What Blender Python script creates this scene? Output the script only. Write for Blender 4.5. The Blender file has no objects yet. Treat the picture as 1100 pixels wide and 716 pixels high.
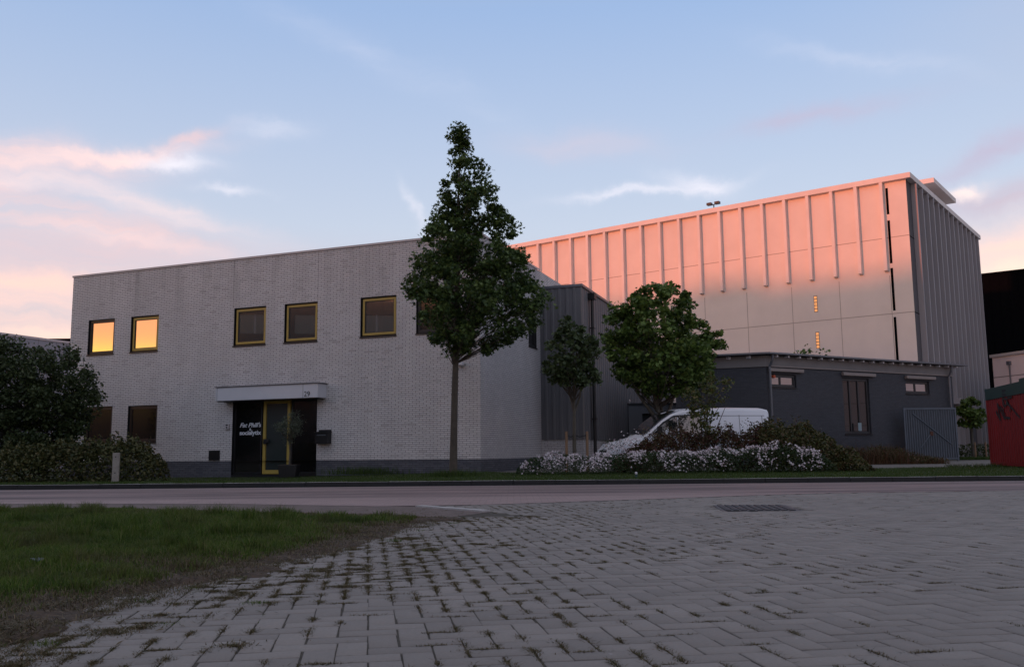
import bpy, math, random
import numpy as np
from mathutils import Vector, Matrix, noise as mnoise
R = math.radians
random.seed(7); rng = np.random.default_rng(7)
scene = bpy.context.scene
COL = scene.collection

# ------------------------------------------------------------------ camera
EYE = Vector((0, 0, .75))
PITCH, ROLL = R(7.5), R(-.56)
cp, sp, cr, sr = math.cos(PITCH), math.sin(PITCH), math.cos(ROLL), math.sin(ROLL)
fw = Vector((0, cp, sp)); r0 = Vector((1, 0, 0)); u0 = Vector((0, -sp, cp))
rt = cr*r0 + sr*u0; up = -sr*r0 + cr*u0
cd = bpy.data.cameras.new('camera'); cam = bpy.data.objects.new('camera', cd); COL.objects.link(cam)
M = Matrix((rt, up, -fw)).transposed().to_4x4(); M.translation = EYE
cam.matrix_world = M
cd.sensor_width = 36; cd.lens = 980/1100*36; cd.clip_start = .05; cd.clip_end = 3000
scene.camera = cam

# ------------------------------------------------------------------ light
SUN_AZ, SUN_EL = -130.0, 3.0
scene.view_settings.view_transform = 'Standard'; scene.view_settings.look = 'None'
scene.view_settings.gamma = 1; scene.view_settings.use_curve_mapping = False
scene.view_settings.exposure = 0.36
sd = bpy.data.lights.new('sun', 'SUN'); sun = bpy.data.objects.new('sun', sd); COL.objects.link(sun)
sd.energy = 1.85; sd.angle = R(1.4); sd.color = (1.0, .24, .12)
sv = Vector((math.sin(R(SUN_AZ))*math.cos(R(SUN_EL)), math.cos(R(SUN_AZ))*math.cos(R(SUN_EL)), math.sin(R(SUN_EL))))
sun.rotation_euler = sv.to_track_quat('Z', 'Y').to_euler()

world = bpy.data.worlds.new('World'); scene.world = world; world.use_nodes = True
class NT:
    """small helper to write node trees as expressions"""
    def __init__(s, tree): s.t = tree; s.n = tree.nodes; s.l = tree.links
    def node(s, typ, **kw):
        n = s.n.new(typ)
        for k, v in kw.items(): setattr(n, k, v)
        return n
    def put(s, sock, v):
        if hasattr(v, 'links') or isinstance(v, bpy.types.NodeSocket): s.l.new(v, sock)
        else: sock.default_value = v
    def m(s, op, a, b=None, c=None, clamp=False):
        n = s.node('ShaderNodeMath', operation=op); n.use_clamp = clamp
        s.put(n.inputs[0], a)
        if b is not None: s.put(n.inputs[1], b)
        if c is not None: s.put(n.inputs[2], c)
        return n.outputs[0]
    def mix(s, f, a, b, mode='MIX'):
        n = s.node('ShaderNodeMix', data_type='RGBA', blend_type=mode)
        s.put(n.inputs[0], f)
        s.put(n.inputs[6], a if not isinstance(a, tuple) else (*a, 1)[:4])
        s.put(n.inputs[7], b if not isinstance(b, tuple) else (*b, 1)[:4])
        return n.outputs[2]
    def noise(s, vec, scale, detail=3, rough=.5, dim='3D'):
        n = s.node('ShaderNodeTexNoise', noise_dimensions=dim)
        if vec is not None: s.put(n.inputs['Vector'], vec)
        n.inputs['Scale'].default_value = scale; n.inputs['Detail'].default_value = detail
        n.inputs['Roughness'].default_value = rough
        return n.outputs[0]
    def rng(s, v, a, b, c=0., d=1., smooth=False):
        n = s.node('ShaderNodeMapRange'); n.clamp = True
        if smooth: n.interpolation_type = 'SMOOTHSTEP'
        s.put(n.inputs[0], v)
        for i, q in enumerate((a, b, c, d)): s.put(n.inputs[i+1], q)
        return n.outputs[0]
    def comb(s, x, y, z):
        n = s.node('ShaderNodeCombineXYZ')
        for i, q in enumerate((x, y, z)): s.put(n.inputs[i], q)
        return n.outputs[0]
    def sep(s, v):
        n = s.node('ShaderNodeSeparateXYZ'); s.put(n.inputs[0], v); return n.outputs
    def white(s, vec):
        n = s.node('ShaderNodeTexWhiteNoise', noise_dimensions='3D'); s.put(n.inputs[0], vec); return n.outputs[0]

w = NT(world.node_tree); w.n.clear()
sky = w.node('ShaderNodeTexSky', sky_type='NISHITA'); sky.sun_disc = False
sky.sun_elevation = R(SUN_EL); sky.sun_rotation = R(SUN_AZ); sky.altitude = 0
sky.air_density = 1.0; sky.dust_density = 1.2; sky.ozone_density = 2.0
tc = w.node('ShaderNodeTexCoord'); gen = tc.outputs['Generated']
dx, dy, dz = w.sep(gen)
AZ = w.m('MULTIPLY', w.m('ARCTAN2', dx, dy), 57.29578)
EL = w.m('MULTIPLY', w.m('ARCSINE', dz), 57.29578)
SKYS = .15
base = w.mix(1.0, sky.outputs[0], (SKYS, SKYS, SKYS), 'MULTIPLY')
LIFT = [(0, (.78, .57, .55)), (8, (.70, .63, .69)), (14, (.60, .66, .80)), (27, (.36, .50, .78)), (36, (.40, .46, .60)), (60, (.50, .47, .50))]
rp = w.node('ShaderNodeValToRGB'); w.put(rp.inputs[0], w.m('DIVIDE', EL, 90., clamp=True))
els = rp.color_ramp.elements
for i, (e, c) in enumerate(LIFT):
    q = els[i] if i < 2 else els.new(e/90)
    q.position = e/90; q.color = (*c, 1)
col = w.mix(.72, base, rp.outputs[0])
# warp the cloud coordinates so that the streaks fray
wx = w.m('MULTIPLY', w.m('SUBTRACT', w.noise(gen, 6.0, 5, .6), .5), 7.0)
wy = w.m('MULTIPLY', w.m('SUBTRACT', w.noise(w.comb(dy, dz, dx), 9.0, 6, .62), .5), 3.2)
AZw = w.m('ADD', AZ, wx); ELw = w.m('ADD', EL, wy)
fib = w.noise(w.comb(w.m('MULTIPLY', AZw, .10), w.m('MULTIPLY', ELw, .85), 3.1), 1.0, 6, .62)
fib = w.rng(fib, .36, .66)
def blob(col, a0, e0, wa, we, tilt, amt, c, fray=.75):
    da = w.m('SUBTRACT', AZw, a0); de = w.m('SUBTRACT', ELw, e0)
    ct, st = math.cos(R(tilt)), math.sin(R(tilt))
    u = w.m('DIVIDE', w.m('MULTIPLY_ADD', da, ct, w.m('MULTIPLY', de, st)), wa)
    v = w.m('DIVIDE', w.m('MULTIPLY_ADD', de, ct, w.m('MULTIPLY', da, -st)), we)
    g = w.m('EXPONENT', w.m('MULTIPLY', w.m('MULTIPLY_ADD', u, u, w.m('MULTIPLY', v, v)), -1.0))
    k = w.m('MULTIPLY', w.m('MULTIPLY', g, amt), w.m('MULTIPLY_ADD', fib, fray, 1-fray), clamp=True)
    return w.mix(k, col, c)
PINK = (.88, .55, .50); LILAC = (.46, .41, .53); CREAM = (1.0, .80, .60); WHITE = (.82, .78, .84)
BL = [(-30, 8.0, 13, 3.2, 0, .72, (.88, .60, .54), .65), (-26, 6.8, 7, .5, 3, .8, (.98, .70, .56), .5), (-23, 12.4, 5, .35, -6, .6, (.92, .72, .70), .6), (-29, 15.0, 3.5, .4, 4, .6, (.92, .70, .68), .6), (-17, 16.0, 1.6, .25, 2, .6, WHITE, .5), (33, 24, 9, 7, 0, .35, (.42, .45, .55), .2), (14, 13.6, 5, .5, 3, .3, WHITE, .6), (-26, 11.5, 9, 1.3, 3, .8, (.66, .50, .53), .4), (-27.5, 13.6, 9, 1.0, -8, .7, PINK, .7),
      (-30, 16.3, 6.5, 1.0, 3, .85, (.88, .60, .56), .6), (-24.5, 17.0, 5.0, .42, 12, .85, (.96, .68, .63), .5), (-20.0, 18.5, 2.0, .35, 20, .7, PINK, .6),
      (-20.6, 17.2, 2.0, .42, 3, .8, WHITE, .3), (-22, 14.4, 5.5, .6, -10, .8, (.85, .66, .64), .5), (-28, 9.6, 6, .8, 3, .8, (.95, .62, .52), .4),
      (-6.4, 15.2, .3, 1.3, 22, .4, WHITE, .4), (8.4, 16.0, 4.6, .30, 4, .65, WHITE, .5), (11.4, 16.4, 1.8, .5, -14, .6, WHITE, .5),
      (19, 19.5, 4.5, .55, 4, .75, LILAC, .4), (4.5, 19.0, 4.5, .9, -5, .5, (.56, .50, .58), .4), (28.5, 16.6, 5, .7, 22, .8, LILAC, .3),
      (29, 13.6, 5, .75, 4, .85, (.50, .42, .50), .3), (26.8, 14.2, 1.0, .4, 0, .8, (.98, .78, .72), .3), (30, 10.8, 6, 1.6, 4, .9, (.98, .66, .55), .3),
      (30, 9.2, 5.5, .8, 4, 1.0, (1.05, .85, .60), .3), (-15, 19.6, 2, .5, 0, .4, WHITE, .5), (22, 22.5, 5, .5, -18, .16, WHITE, .6),
      (-8, 24, 8, .8, -20, .12, WHITE, .6),
      (-75, 14, 22, 2.5, 4, .8, PINK, .5), (-100, 20, 18, 2.5, 0, .7, PINK, .6), (80, 12, 30, 3, 0, .7, PINK, .4), (160, 14, 40, 3.5, 0, .6, PINK, .5)]
for b in BL: col = blob(col, *b)
# the afterglow round the low sun, far to the left behind the camera
def glow(col, a0, e0, wa, we, c):
    da = w.m('DIVIDE', w.m('SUBTRACT', AZ, a0), wa); de = w.m('DIVIDE', w.m('SUBTRACT', EL, e0), we)
    g = w.m('EXPONENT', w.m('MULTIPLY', w.m('MULTIPLY_ADD', da, da, w.m('MULTIPLY', de, de)), -1.0))
    return w.mix(g, col, c)
ELg = EL
col = glow(col, -122, 8.0, 34, 4.5, (2.9, 1.05, .44))
col = glow(col, -118, 5.35, 30, 1.15, (3.1, 2.15, .30))
bg = w.node('ShaderNodeBackground'); w.put(bg.inputs[0], col); bg.inputs[1].default_value = 1.0
w.l.new(bg.outputs[0], w.node('ShaderNodeOutputWorld').inputs[0])

# ------------------------------------------------------------------ materials
MATS = {}
def new_mat(name):
    m = bpy.data.materials.new(name); m.use_nodes = True
    t = NT(m.node_tree); b = m.node_tree.nodes['Principled BSDF']
    MATS[name] = m
    return m, t, b
def mat(name, c, rough=.7, var=.25, scale=3., metal=0., bump=0., bscale=60., spec=.5, c2=None, streak=False):
    m, t, b = new_mat(name)
    tcn = t.node('ShaderNodeTexCoord').outputs['Object']
    if streak:
        mp = t.node('ShaderNodeMapping'); t.l.new(tcn, mp.inputs[0]); mp.inputs['Scale'].default_value = (1, 1, .12); tv = mp.outputs[0]
    else: tv = tcn
    n = t.rng(t.noise(tv, scale, 6, .6), .28, .72)
    lo = tuple(q*(1-var) for q in c); hi = c2 if c2 else tuple(min(1, q*(1+var*.6)) for q in c)
    t.put(b.inputs['Base Color'], t.mix(n, lo, hi))
    b.inputs['Roughness'].default_value = rough; b.inputs['Metallic'].default_value = metal
    b.inputs['Specular IOR Level'].default_value = spec
    if bump:
        bn = t.node('ShaderNodeBump'); bn.inputs['Strength'].default_value = bump; bn.inputs['Distance'].default_value = .01
        t.put(bn.inputs['Height'], t.noise(tcn, bscale, 4, .6)); t.l.new(bn.outputs[0], b.inputs['Normal'])
    return m
def leafmat(name, cols, rough=.55, transl=.25, spec=.35, patch=None):
    m, t, b = new_mat(name)
    g = t.node('ShaderNodeNewGeometry').outputs['Random Per Island']
    rpn = t.node('ShaderNodeValToRGB'); t.l.new(g, rpn.inputs[0]); e = rpn.color_ramp.elements
    rpn.color_ramp.interpolation = 'LINEAR'
    for i, c in enumerate(cols):
        q = e[i] if i < 2 else e.new(1)
        q.position = i/(len(cols)-1)
    e = sorted(rpn.color_ramp.elements, key=lambda q: q.position)
    lum = 1.0 if name in ('aster_petals', 'dry_blades', 'moss_tufts') else 1.35
    for q, c in zip(e, cols): q.color = (*[v*lum for v in c], 1)
    colr = rpn.outputs[0]
    if patch:
        for (pc, sc_, lo_, hi_, amt_) in patch:
            nn_ = t.rng(t.noise(t.node('ShaderNodeTexCoord').outputs['Object'], sc_, 4, .6), lo_, hi_)
            colr = t.mix(t.m('MULTIPLY', nn_, amt_), colr, pc)
    t.l.new(colr, b.inputs['Base Color'])
    b.inputs['Roughness'].default_value = rough; b.inputs['Specular IOR Level'].default_value = spec
    if transl:
        tr = t.node('ShaderNodeBsdfTranslucent'); t.l.new(colr, tr.inputs[0])
        mx = t.node('ShaderNodeMixShader'); mx.inputs[0].default_value = transl
        t.l.new(b.outputs[0], mx.inputs[1]); t.l.new(tr.outputs[0], mx.inputs[2])
        out = [n for n in t.n if n.type == 'OUTPUT_MATERIAL'][0]; t.l.new(mx.outputs[0], out.inputs[0])
    return m
def brickmat(name, c1, c2, mort, L=.29, h=.075, mw=.016, stain=.25, rough=.8, odd=None):
    m, t, b = new_mat(name)
    uv = t.node('ShaderNodeUVMap').outputs[0]
    x, y, _ = t.sep(uv)
    row = t.m('FLOOR', t.m('DIVIDE', y, h))
    sh = t.m('ADD', t.m('MULTIPLY', t.m('MODULO', row, 2.), .5), t.m('MULTIPLY', t.white(t.comb(row, 7.7, 1.)), .14))
    bx = t.m('ADD', t.m('DIVIDE', x, L), sh)
    cell = t.m('FLOOR', bx); fx = t.m('FRACT', bx); fy = t.m('FRACT', t.m('DIVIDE', y, h))
    mk = t.m('MINIMUM', t.rng(fx, mw/L*.6, mw/L), t.rng(fy, mw/h*.6, mw/h))
    rnd = t.white(t.comb(cell, row, 2.))
    bc = t.mix(rnd, c1, c2)
    if odd: bc = t.mix(t.m('MULTIPLY', t.m('GREATER_THAN', t.white(t.comb(row, cell, 9.)), .96), .22), bc, odd)
    oc = t.node('ShaderNodeTexCoord').outputs['Object']
    mp = t.node('ShaderNodeMapping'); t.l.new(oc, mp.inputs[0]); mp.inputs['Scale'].default_value = (1, 1, .35)
    st = t.rng(t.noise(mp.outputs[0], .9, 6, .62), .35, .72)
    patch = t.rng(t.noise(oc, 7., 4, .7), .45, .75)
    mo = t.mix(patch, mort, tuple(q*1.35 for q in mort))
    c = t.mix(mk, mo, bc)
    c = t.mix(t.m('MULTIPLY', st, stain), c, tuple(q*.42 for q in c1))
    run = t.rng(t.noise(t.comb(t.m('MULTIPLY', x, 2.2), t.m('MULTIPLY', y, .22), 0.), 1.0, 5, .6), .50, .72)
    c = t.mix(t.m('MULTIPLY', t.m('MULTIPLY', run, t.rng(y, 5.8, 8.7)), .5), c, tuple(q*.35 for q in c1))
    t.put(b.inputs['Base Color'], c); b.inputs['Roughness'].default_value = rough
    bn = t.node('ShaderNodeBump'); bn.inputs['Strength'].default_value = .6; bn.inputs['Distance'].default_value = .01
    t.put(bn.inputs['Height'], t.m('ADD', mk, t.m('MULTIPLY', rnd, .3))); t.l.new(bn.outputs[0], b.inputs['Normal'])
    return m
def glassmat(name, tint=(.012, .013, .015), refl=.3, rough=.02):
    m, t, b = new_mat(name)
    d = t.node('ShaderNodeBsdfPrincipled'); d.inputs['Base Color'].default_value = (*tint, 1); d.inputs['Roughness'].default_value = .15
    gl = t.node('ShaderNodeBsdfGlossy'); gl.inputs['Color'].default_value = (1, 1, 1, 1); gl.inputs['Roughness'].default_value = rough
    mx = t.node('ShaderNodeMixShader'); mx.inputs[0].default_value = refl
    t.l.new(d.outputs[0], mx.inputs[1]); t.l.new(gl.outputs[0], mx.inputs[2])
    out = [n for n in t.n if n.type == 'OUTPUT_MATERIAL'][0]; t.l.new(mx.outputs[0], out.inputs[0])
    return m
def emit(name, c, s):
    m, t, b = new_mat(name); b.inputs['Base Color'].default_value = (*c, 1)
    b.inputs['Emission Color'].default_value = (*c, 1); b.inputs['Emission Strength'].default_value = s
    return m

sglass = glassmat('side_building_glass', (.03, .03, .032), .55, .03)
tglass = glassmat('tall_window_glass', (.010, .010, .011), .06, .03)
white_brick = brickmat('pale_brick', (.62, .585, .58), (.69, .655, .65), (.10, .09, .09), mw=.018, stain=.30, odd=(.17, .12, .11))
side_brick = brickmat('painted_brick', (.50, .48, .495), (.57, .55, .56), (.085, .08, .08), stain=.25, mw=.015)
plinth_brick = brickmat('plinth_brick', (.075, .078, .095), (.115, .115, .135), (.03, .03, .034), stain=.2)
dark_brick = brickmat('dark_painted_brick', (.040, .042, .052), (.052, .055, .067), (.028, .029, .036), L=.22, h=.065, mw=.012, stain=.15, rough=.65)
office_brick = brickmat('office_brick', (.11, .085, .075), (.15, .12, .105), (.08, .06, .05), L=.22, h=.065, stain=.2)
black = mat('black_metal', (.012, .012, .014), .45, .2)
yellow = mat('yellow_frame', (.42, .295, .065), .45, .12, 2.)
alu = mat('white_aluminium', (.60, .60, .64), .4, .06, .8)
coping_m = mat('light_coping', (.50, .46, .46), .5, .1)
glass = glassmat('window_glass', refl=.30)
dglass = glassmat('dark_glass', (.006, .006, .007), .035, .04)
ddoor = glassmat('door_glass', (.035, .045, .045), .05, .08)
lglass = glassmat('lower_glass', (.006, .005, .005), .05, .05)
clad = mat('grey_cladding', (.115, .115, .125), .5, .12, 1.2, streak=True)
zinc = mat('zinc_metal', (.14, .148, .168), .4, .15, metal=.4)
concrete = mat('pink_concrete', (.73, .65, .60), .8, .08, .5, bump=.15, bscale=20)
fin_m = mat('concrete_fin', (.74, .66, .62), .75, .1, .7)
joint_m = mat('panel_joint', (.40, .34, .31), .8, .1)
sidepanel = mat('side_panel', (.088, .081, .088), .75, .18, .7, streak=True)
sidefin = mat('side_fin', (.36, .34, .355), .7, .12, .8, streak=True)
grey_fascia = mat('concrete_fascia', (.20, .185, .18), .8, .15, 1.5)
shutter = mat('shutter_box', (.26, .22, .205), .6, .1)
white_paint = mat('van_white', (.72, .73, .78), .28, .03, 1.)
black_bark = mat('dark_twigs', (.02, .017, .013), .95, .2)
rubber = mat('black_rubber', (.02, .02, .02), .8, .2)
shedwall = mat('shed_panel', (.26, .265, .30), .6, .08, .6)
red = mat('red_container_paint', (.22, .011, .012), .5, .2, 1.5, streak=True)
green_p = mat('green_container_paint', (.01, .045, .04), .5, .15)
blackclad = mat('black_cladding', (.004, .004, .005), 1.0, .2, spec=.0)
pinkwall = mat('pale_wall', (.74, .64, .64), .7, .08, .8)
bark = mat('bark', (.075, .060, .045), .9, .35, 8., bump=.6, bscale=40)
palebark = mat('pale_bark', (.085, .072, .055), .9, .3, 6., bump=.5, bscale=40)
stake_m = mat('stake_wood', (.24, .15, .09), .8, .25, 6.)
post_m = mat('weathered_post', (.30, .27, .24), .85, .25, 9., bump=.4)
concrete_kerb = mat('kerb_concrete', (.42, .39, .39), .8, .15, 3.)
dark_edge_m = mat('dark_edge', (.018, .017, .019), .8, .2, 4.)
yard_m = mat('yard_paving', (.17, .155, .145), .85, .35, 2.5, bump=.3)
soil_m = mat('soil', (.064, .040, .024), .95, .7, 22., bump=1., bscale=45)
underlay = mat('joint_sand', (.060, .050, .038), .95, .4, 20., bump=.6)
turf_m = mat('turf_soil', (.035, .042, .015), .95, .4, 6., bump=.6)
far_m = mat('far_ground', (.10, .09, .085), .9, .3, .5)
steel = mat('cast_iron', (.05, .05, .058), .55, .25, 10., metal=.5)
gate_m = mat('galvanised_gate', (.105, .125, .155), .5, .15, 2., metal=.3)
rust = mat('rusty_lock', (.10, .04, .025), .8, .3, 20.)
letter = mat('white_lettering', (.75, .75, .8), .5, .02)
ink = mat('black_paint', (.012, .012, .014), .6, .1)
litm = emit('lit_glass', (1.0, .42, .14), .42)
amber = mat('amber_lamp', (.45, .07, .02), .4, .05)
whiteline = mat('white_kerbstone', (.42, .40, .40), .8, .25, 8.)

L_dark = leafmat('sweetgum_leaves', [(.017, .034, .011), (.033, .060, .016), (.054, .090, .022), (.088, .125, .032)], transl=.25)
L_maple = leafmat('maple_leaves', [(.024, .046, .011), (.052, .090, .018), (.082, .132, .027), (.12, .17, .04)], transl=.25)
L_small = leafmat('plane_leaves', [(.030, .046, .020), (.050, .074, .030), (.072, .10, .040)])
L_bush = leafmat('bush_leaves', [(.018, .030, .011), (.034, .050, .018), (.058, .074, .028)])
L_hedge = leafmat('hedge_leaves', [(.018, .026, .010), (.040, .050, .016), (.065, .068, .022), (.10, .085, .035)])
L_red = leafmat('berberis_leaves', [(.028, .034, .012), (.060, .026, .020), (.085, .028, .024), (.05, .050, .018), (.10, .070, .035)])
L_shrub = leafmat('shrub_leaves', [(.022, .032, .010), (.045, .052, .016), (.075, .070, .022), (.09, .05, .03)])
L_bed = leafmat('aster_leaves', [(.012, .026, .008), (.022, .042, .012), (.035, .055, .018)])
L_olive = leafmat('olive_leaves', [(.05, .065, .045), (.08, .095, .065), (.11, .125, .09)])
L_young = leafmat('young_leaves', [(.035, .055, .014), (.06, .08, .02), (.09, .10, .03), (.11, .075, .03)])
petal = leafmat('aster_petals', [(.34, .26, .29), (.54, .47, .50), (.72, .66, .68)], transl=.2)
L_weed = leafmat('weed_stems', [(.07, .032, .018), (.10, .05, .028), (.05, .045, .018), (.13, .065, .035)])
G_lawn = leafmat('lawn_blades', [(.016, .034, .004), (.034, .066, .008), (.058, .100, .012), (.085, .125, .020), (.14, .12, .055)], transl=.3, spec=.2, patch=[((.10, .085, .04), 1.1, .48, .68, .75), ((.022, .045, .008), .8, .50, .65, .6), ((.12, .16, .03), 2.3, .55, .72, .5)])
G_dry = leafmat('dry_blades', [(.075, .050, .032), (.13, .095, .055), (.055, .062, .022), (.24, .18, .12)], transl=.15, spec=.2)
G_verge = leafmat('verge_blades', [(.022, .040, .008), (.036, .060, .012), (.050, .076, .016)], transl=.3, spec=.2)
G_moss = leafmat('moss_tufts', [(.075, .062, .028), (.13, .092, .055), (.050, .058, .020), (.18, .13, .08)], transl=.1, spec=.1)

def paver_material():
    m, t, b = new_mat('concrete_paver')
    g = t.node('ShaderNodeNewGeometry').outputs['Random Per Island']
    oc = t.node('ShaderNodeTexCoord').outputs['Object']
    a = t.mix(g, (.205, .180, .164), (.272, .240, .220))
    st = t.rng(t.noise(oc, .55, 5, .6), .35, .7)
    a = t.mix(t.m('MULTIPLY', st, .35), a, (.118, .105, .100))
    fine = t.rng(t.noise(oc, 55., 5, .7), .3, .75)
    a = t.mix(t.m('MULTIPLY', fine, .35), a, (.10, .092, .095))
    spots = t.rng(t.noise(oc, 24., 2, .5), .70, .76)
    a = t.mix(t.m('MULTIPLY', spots, .5), a, (.30, .29, .30))
    t.put(b.inputs['Base Color'], a); b.inputs['Roughness'].default_value = .78
    bn = t.node('ShaderNodeBump'); bn.inputs['Strength'].default_value = .45; bn.inputs['Distance'].default_value = .006
    t.put(bn.inputs['Height'], t.noise(oc, 130., 4, .65)); t.l.new(bn.outputs[0], b.inputs['Normal'])
    return m
paver_m = paver_material()
def road_material():
    m, t, b = new_mat('red_road')
    oc = t.node('ShaderNodeTexCoord').outputs['Object']
    x, y, z = t.sep(oc)
    v = t.comb(t.m('MULTIPLY', x, .11), t.m('MULTIPLY', y, 1.1), 0.)
    s = t.rng(t.noise(v, 1.3, 6, .65), .43, .58)
    c = t.mix(s, (.105, .068, .068), (.27, .185, .180))
    edge = t.rng(y, 17.2, 16.0, 0., 1., True)
    c = t.mix(t.m('MULTIPLY', edge, .8), c, (.33, .235, .225))
    edge2 = t.rng(y, 20.9, 21.7, 0., 1., True)
    c = t.mix(t.m('MULTIPLY', edge2, .7), c, (.30, .22, .215))
    fy = t.m('FRACT', t.m('DIVIDE', y, .11)); fx = t.m('FRACT', t.m('ADD', t.m('DIVIDE', x, .22), t.m('MULTIPLY', t.m('FLOOR', t.m('DIVIDE', y, .11)), .5)))
    mk = t.m('MINIMUM', t.rng(fx, .03, .06), t.rng(fy, .06, .12))
    c = t.mix(t.m('MULTIPLY', t.m('SUBTRACT', 1., mk), .5), c, (.05, .04, .036))
    rn = t.white(t.comb(t.m('FLOOR', t.m('DIVIDE', x, .22)), t.m('FLOOR', t.m('DIVIDE', y, .11)), 0.))
    c = t.mix(t.m('MULTIPLY', rn, .25), c, (.09, .065, .065))
    t.put(b.inputs['Base Color'], c); b.inputs['Roughness'].default_value = .75
    return m
road_m = road_material()
strip_m = mat('edge_strip', (.135, .098, .088), .85, .35, 5., bump=.4)

# ------------------------------------------------------------------ builders
def link(o, parent=None):
    COL.objects.link(o)
    if parent: o.parent = parent
    return o
def empty(name, label, cat, loc=(0, 0, 0), az=None, group=None):
    o = bpy.data.objects.new(name, None); COL.objects.link(o); o.location = loc
    if az is not None: o.rotation_euler = (0, 0, R(90-az))
    o['label'] = label; o['category'] = cat
    if group: o['group'] = group
    o.empty_display_size = .2
    return o
def tag(o, label, cat, group=None, kind=None):
    o['label'] = label; o['category'] = cat
    if group: o['group'] = group
    if kind: o['kind'] = kind
    return o
def struct(o): o['kind'] = 'structure'; return o
class MB:
    def __init__(s): s.v = []; s.f = []; s.mi = []
    def quad(s, a, b, c, d, mi=0):
        i = len(s.v); s.v += [tuple(a), tuple(b), tuple(c), tuple(d)]; s.f.append((i, i+1, i+2, i+3)); s.mi.append(mi)
    def poly(s, pts, mi=0):
        i = len(s.v); s.v += [tuple(p) for p in pts]; s.f.append(tuple(range(i, i+len(pts)))); s.mi.append(mi)
    def box(s, x0, x1, y0, y1, z0, z1, mi=0):
        if x0 > x1: x0, x1 = x1, x0
        if y0 > y1: y0, y1 = y1, y0
        if z0 > z1: z0, z1 = z1, z0
        i = len(s.v)
        s.v += [(x0, y0, z0), (x1, y0, z0), (x1, y1, z0), (x0, y1, z0), (x0, y0, z1), (x1, y0, z1), (x1, y1, z1), (x0, y1, z1)]
        for f in ((0, 3, 2, 1), (4, 5, 6, 7), (0, 1, 5, 4), (1, 2, 6, 5), (2, 3, 7, 6), (3, 0, 4, 7)):
            s.f.append(tuple(i+k for k in f)); s.mi.append(mi)
        return s
    def prism(s, poly, z0, z1, mi=0, bottom=True):
        n = len(poly); i = len(s.v)
        s.v += [(x, y, z0) for x, y in poly] + [(x, y, z1) for x, y in poly]
        for k in range(n): s.f.append((i+k, i+(k+1) % n, i+n+(k+1) % n, i+n+k)); s.mi.append(mi)
        s.f.append(tuple(i+n+k for k in range(n))); s.mi.append(mi)
        if bottom: s.f.append(tuple(i+k for k in reversed(range(n)))); s.mi.append(mi)
        return s
    def tube(s, pts, rad, n=8, mi=0, caps=True):
        pts = [Vector(p) for p in pts]
        if not hasattr(rad, '__len__'): rad = [rad]*len(pts)
        i0 = len(s.v); ref = None
        for k, p in enumerate(pts):
            t = (pts[min(k+1, len(pts)-1)] - pts[max(k-1, 0)]).normalized()
            if ref is None: ref = Vector((1, 0, 0)) if abs(t.x) < .9 else Vector((0, 1, 0))
            a = t.cross(ref).normalized(); b = t.cross(a); ref = b.cross(t) if False else ref
            for q in range(n):
                an = 2*math.pi*q/n
                s.v.append(tuple(p + (a*math.cos(an) + b*math.sin(an))*rad[k]))
        for k in range(len(pts)-1):
            for q in range(n):
                a = i0+k*n+q; b = i0+k*n+(q+1) % n
                s.f.append((a, b, b+n, a+n)); s.mi.append(mi)
        if caps:
            s.f.append(tuple(i0+q for q in range(n))); s.mi.append(mi)
            s.f.append(tuple(i0+(len(pts)-1)*n+q for q in range(n))); s.mi.append(mi)
        return s
    def build(s, name, mats, parent=None, smooth=False, bevel=0):
        me = bpy.data.meshes.new(name); me.from_pydata(s.v, [], s.f)
        if not isinstance(mats, (list, tuple)): mats = [mats]
        for m in mats: me.materials.append(m)
        if len(mats) > 1: me.polygons.foreach_set('material_index', s.mi)
        uv = me.uv_layers.new(name='UVMap').data
        for p in me.polygons:
            n = p.normal
            for li in p.loop_indices:
                v = me.vertices[me.loops[li].vertex_index].co
                if abs(n.z) > .7: uv[li].uv = (v.x, v.y)
                elif abs(n.x) > abs(n.y): uv[li].uv = (v.y, v.z)
                else: uv[li].uv = (v.x, v.z)
        if smooth: me.polygons.foreach_set('use_smooth', [True]*len(me.polygons))
        o = bpy.data.objects.new(name, me); link(o, parent)
        if bevel:
            md = o.modifiers.new('bevel', 'BEVEL'); md.width = bevel; md.segments = 2; md.limit_method = 'ANGLE'
        return o
def wall(mb, p0, d, out, L0, L1, z0, z1, ops, reveal, mi=0, rmi=None):
    """wall panel in plane p0 + t*d, with openings (t0,t1,za,zb) that have real reveals going inwards"""
    if rmi is None: rmi = mi
    P = lambda t, z, n=0: (p0[0]+d[0]*t+out[0]*n, p0[1]+d[1]*t+out[1]*n, z)
    ts = sorted({L0, L1, *[o[0] for o in ops], *[o[1] for o in ops]}); zs = sorted({z0, z1, *[o[2] for o in ops], *[o[3] for o in ops]})
    for a, b in zip(ts, ts[1:]):
        for e, f in zip(zs, zs[1:]):
            mt, mz = (a+b)/2, (e+f)/2
            if any(o[0] < mt < o[1] and o[2] < mz < o[3] for o in ops): continue
            mb.quad(P(a, e), P(b, e), P(b, f), P(a, f), mi)
    for a, b, e, f in ops:
        r = -reveal
        mb.quad(P(a, e), P(b, e), P(b, e, r), P(a, e, r), rmi); mb.quad(P(a, f), P(b, f), P(b, f, r), P(a, f, r), rmi)
        mb.quad(P(a, e), P(a, f), P(a, f, r), P(a, e, r), rmi); mb.quad(P(b, e), P(b, f), P(b, f, r), P(b, e, r), rmi)
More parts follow.
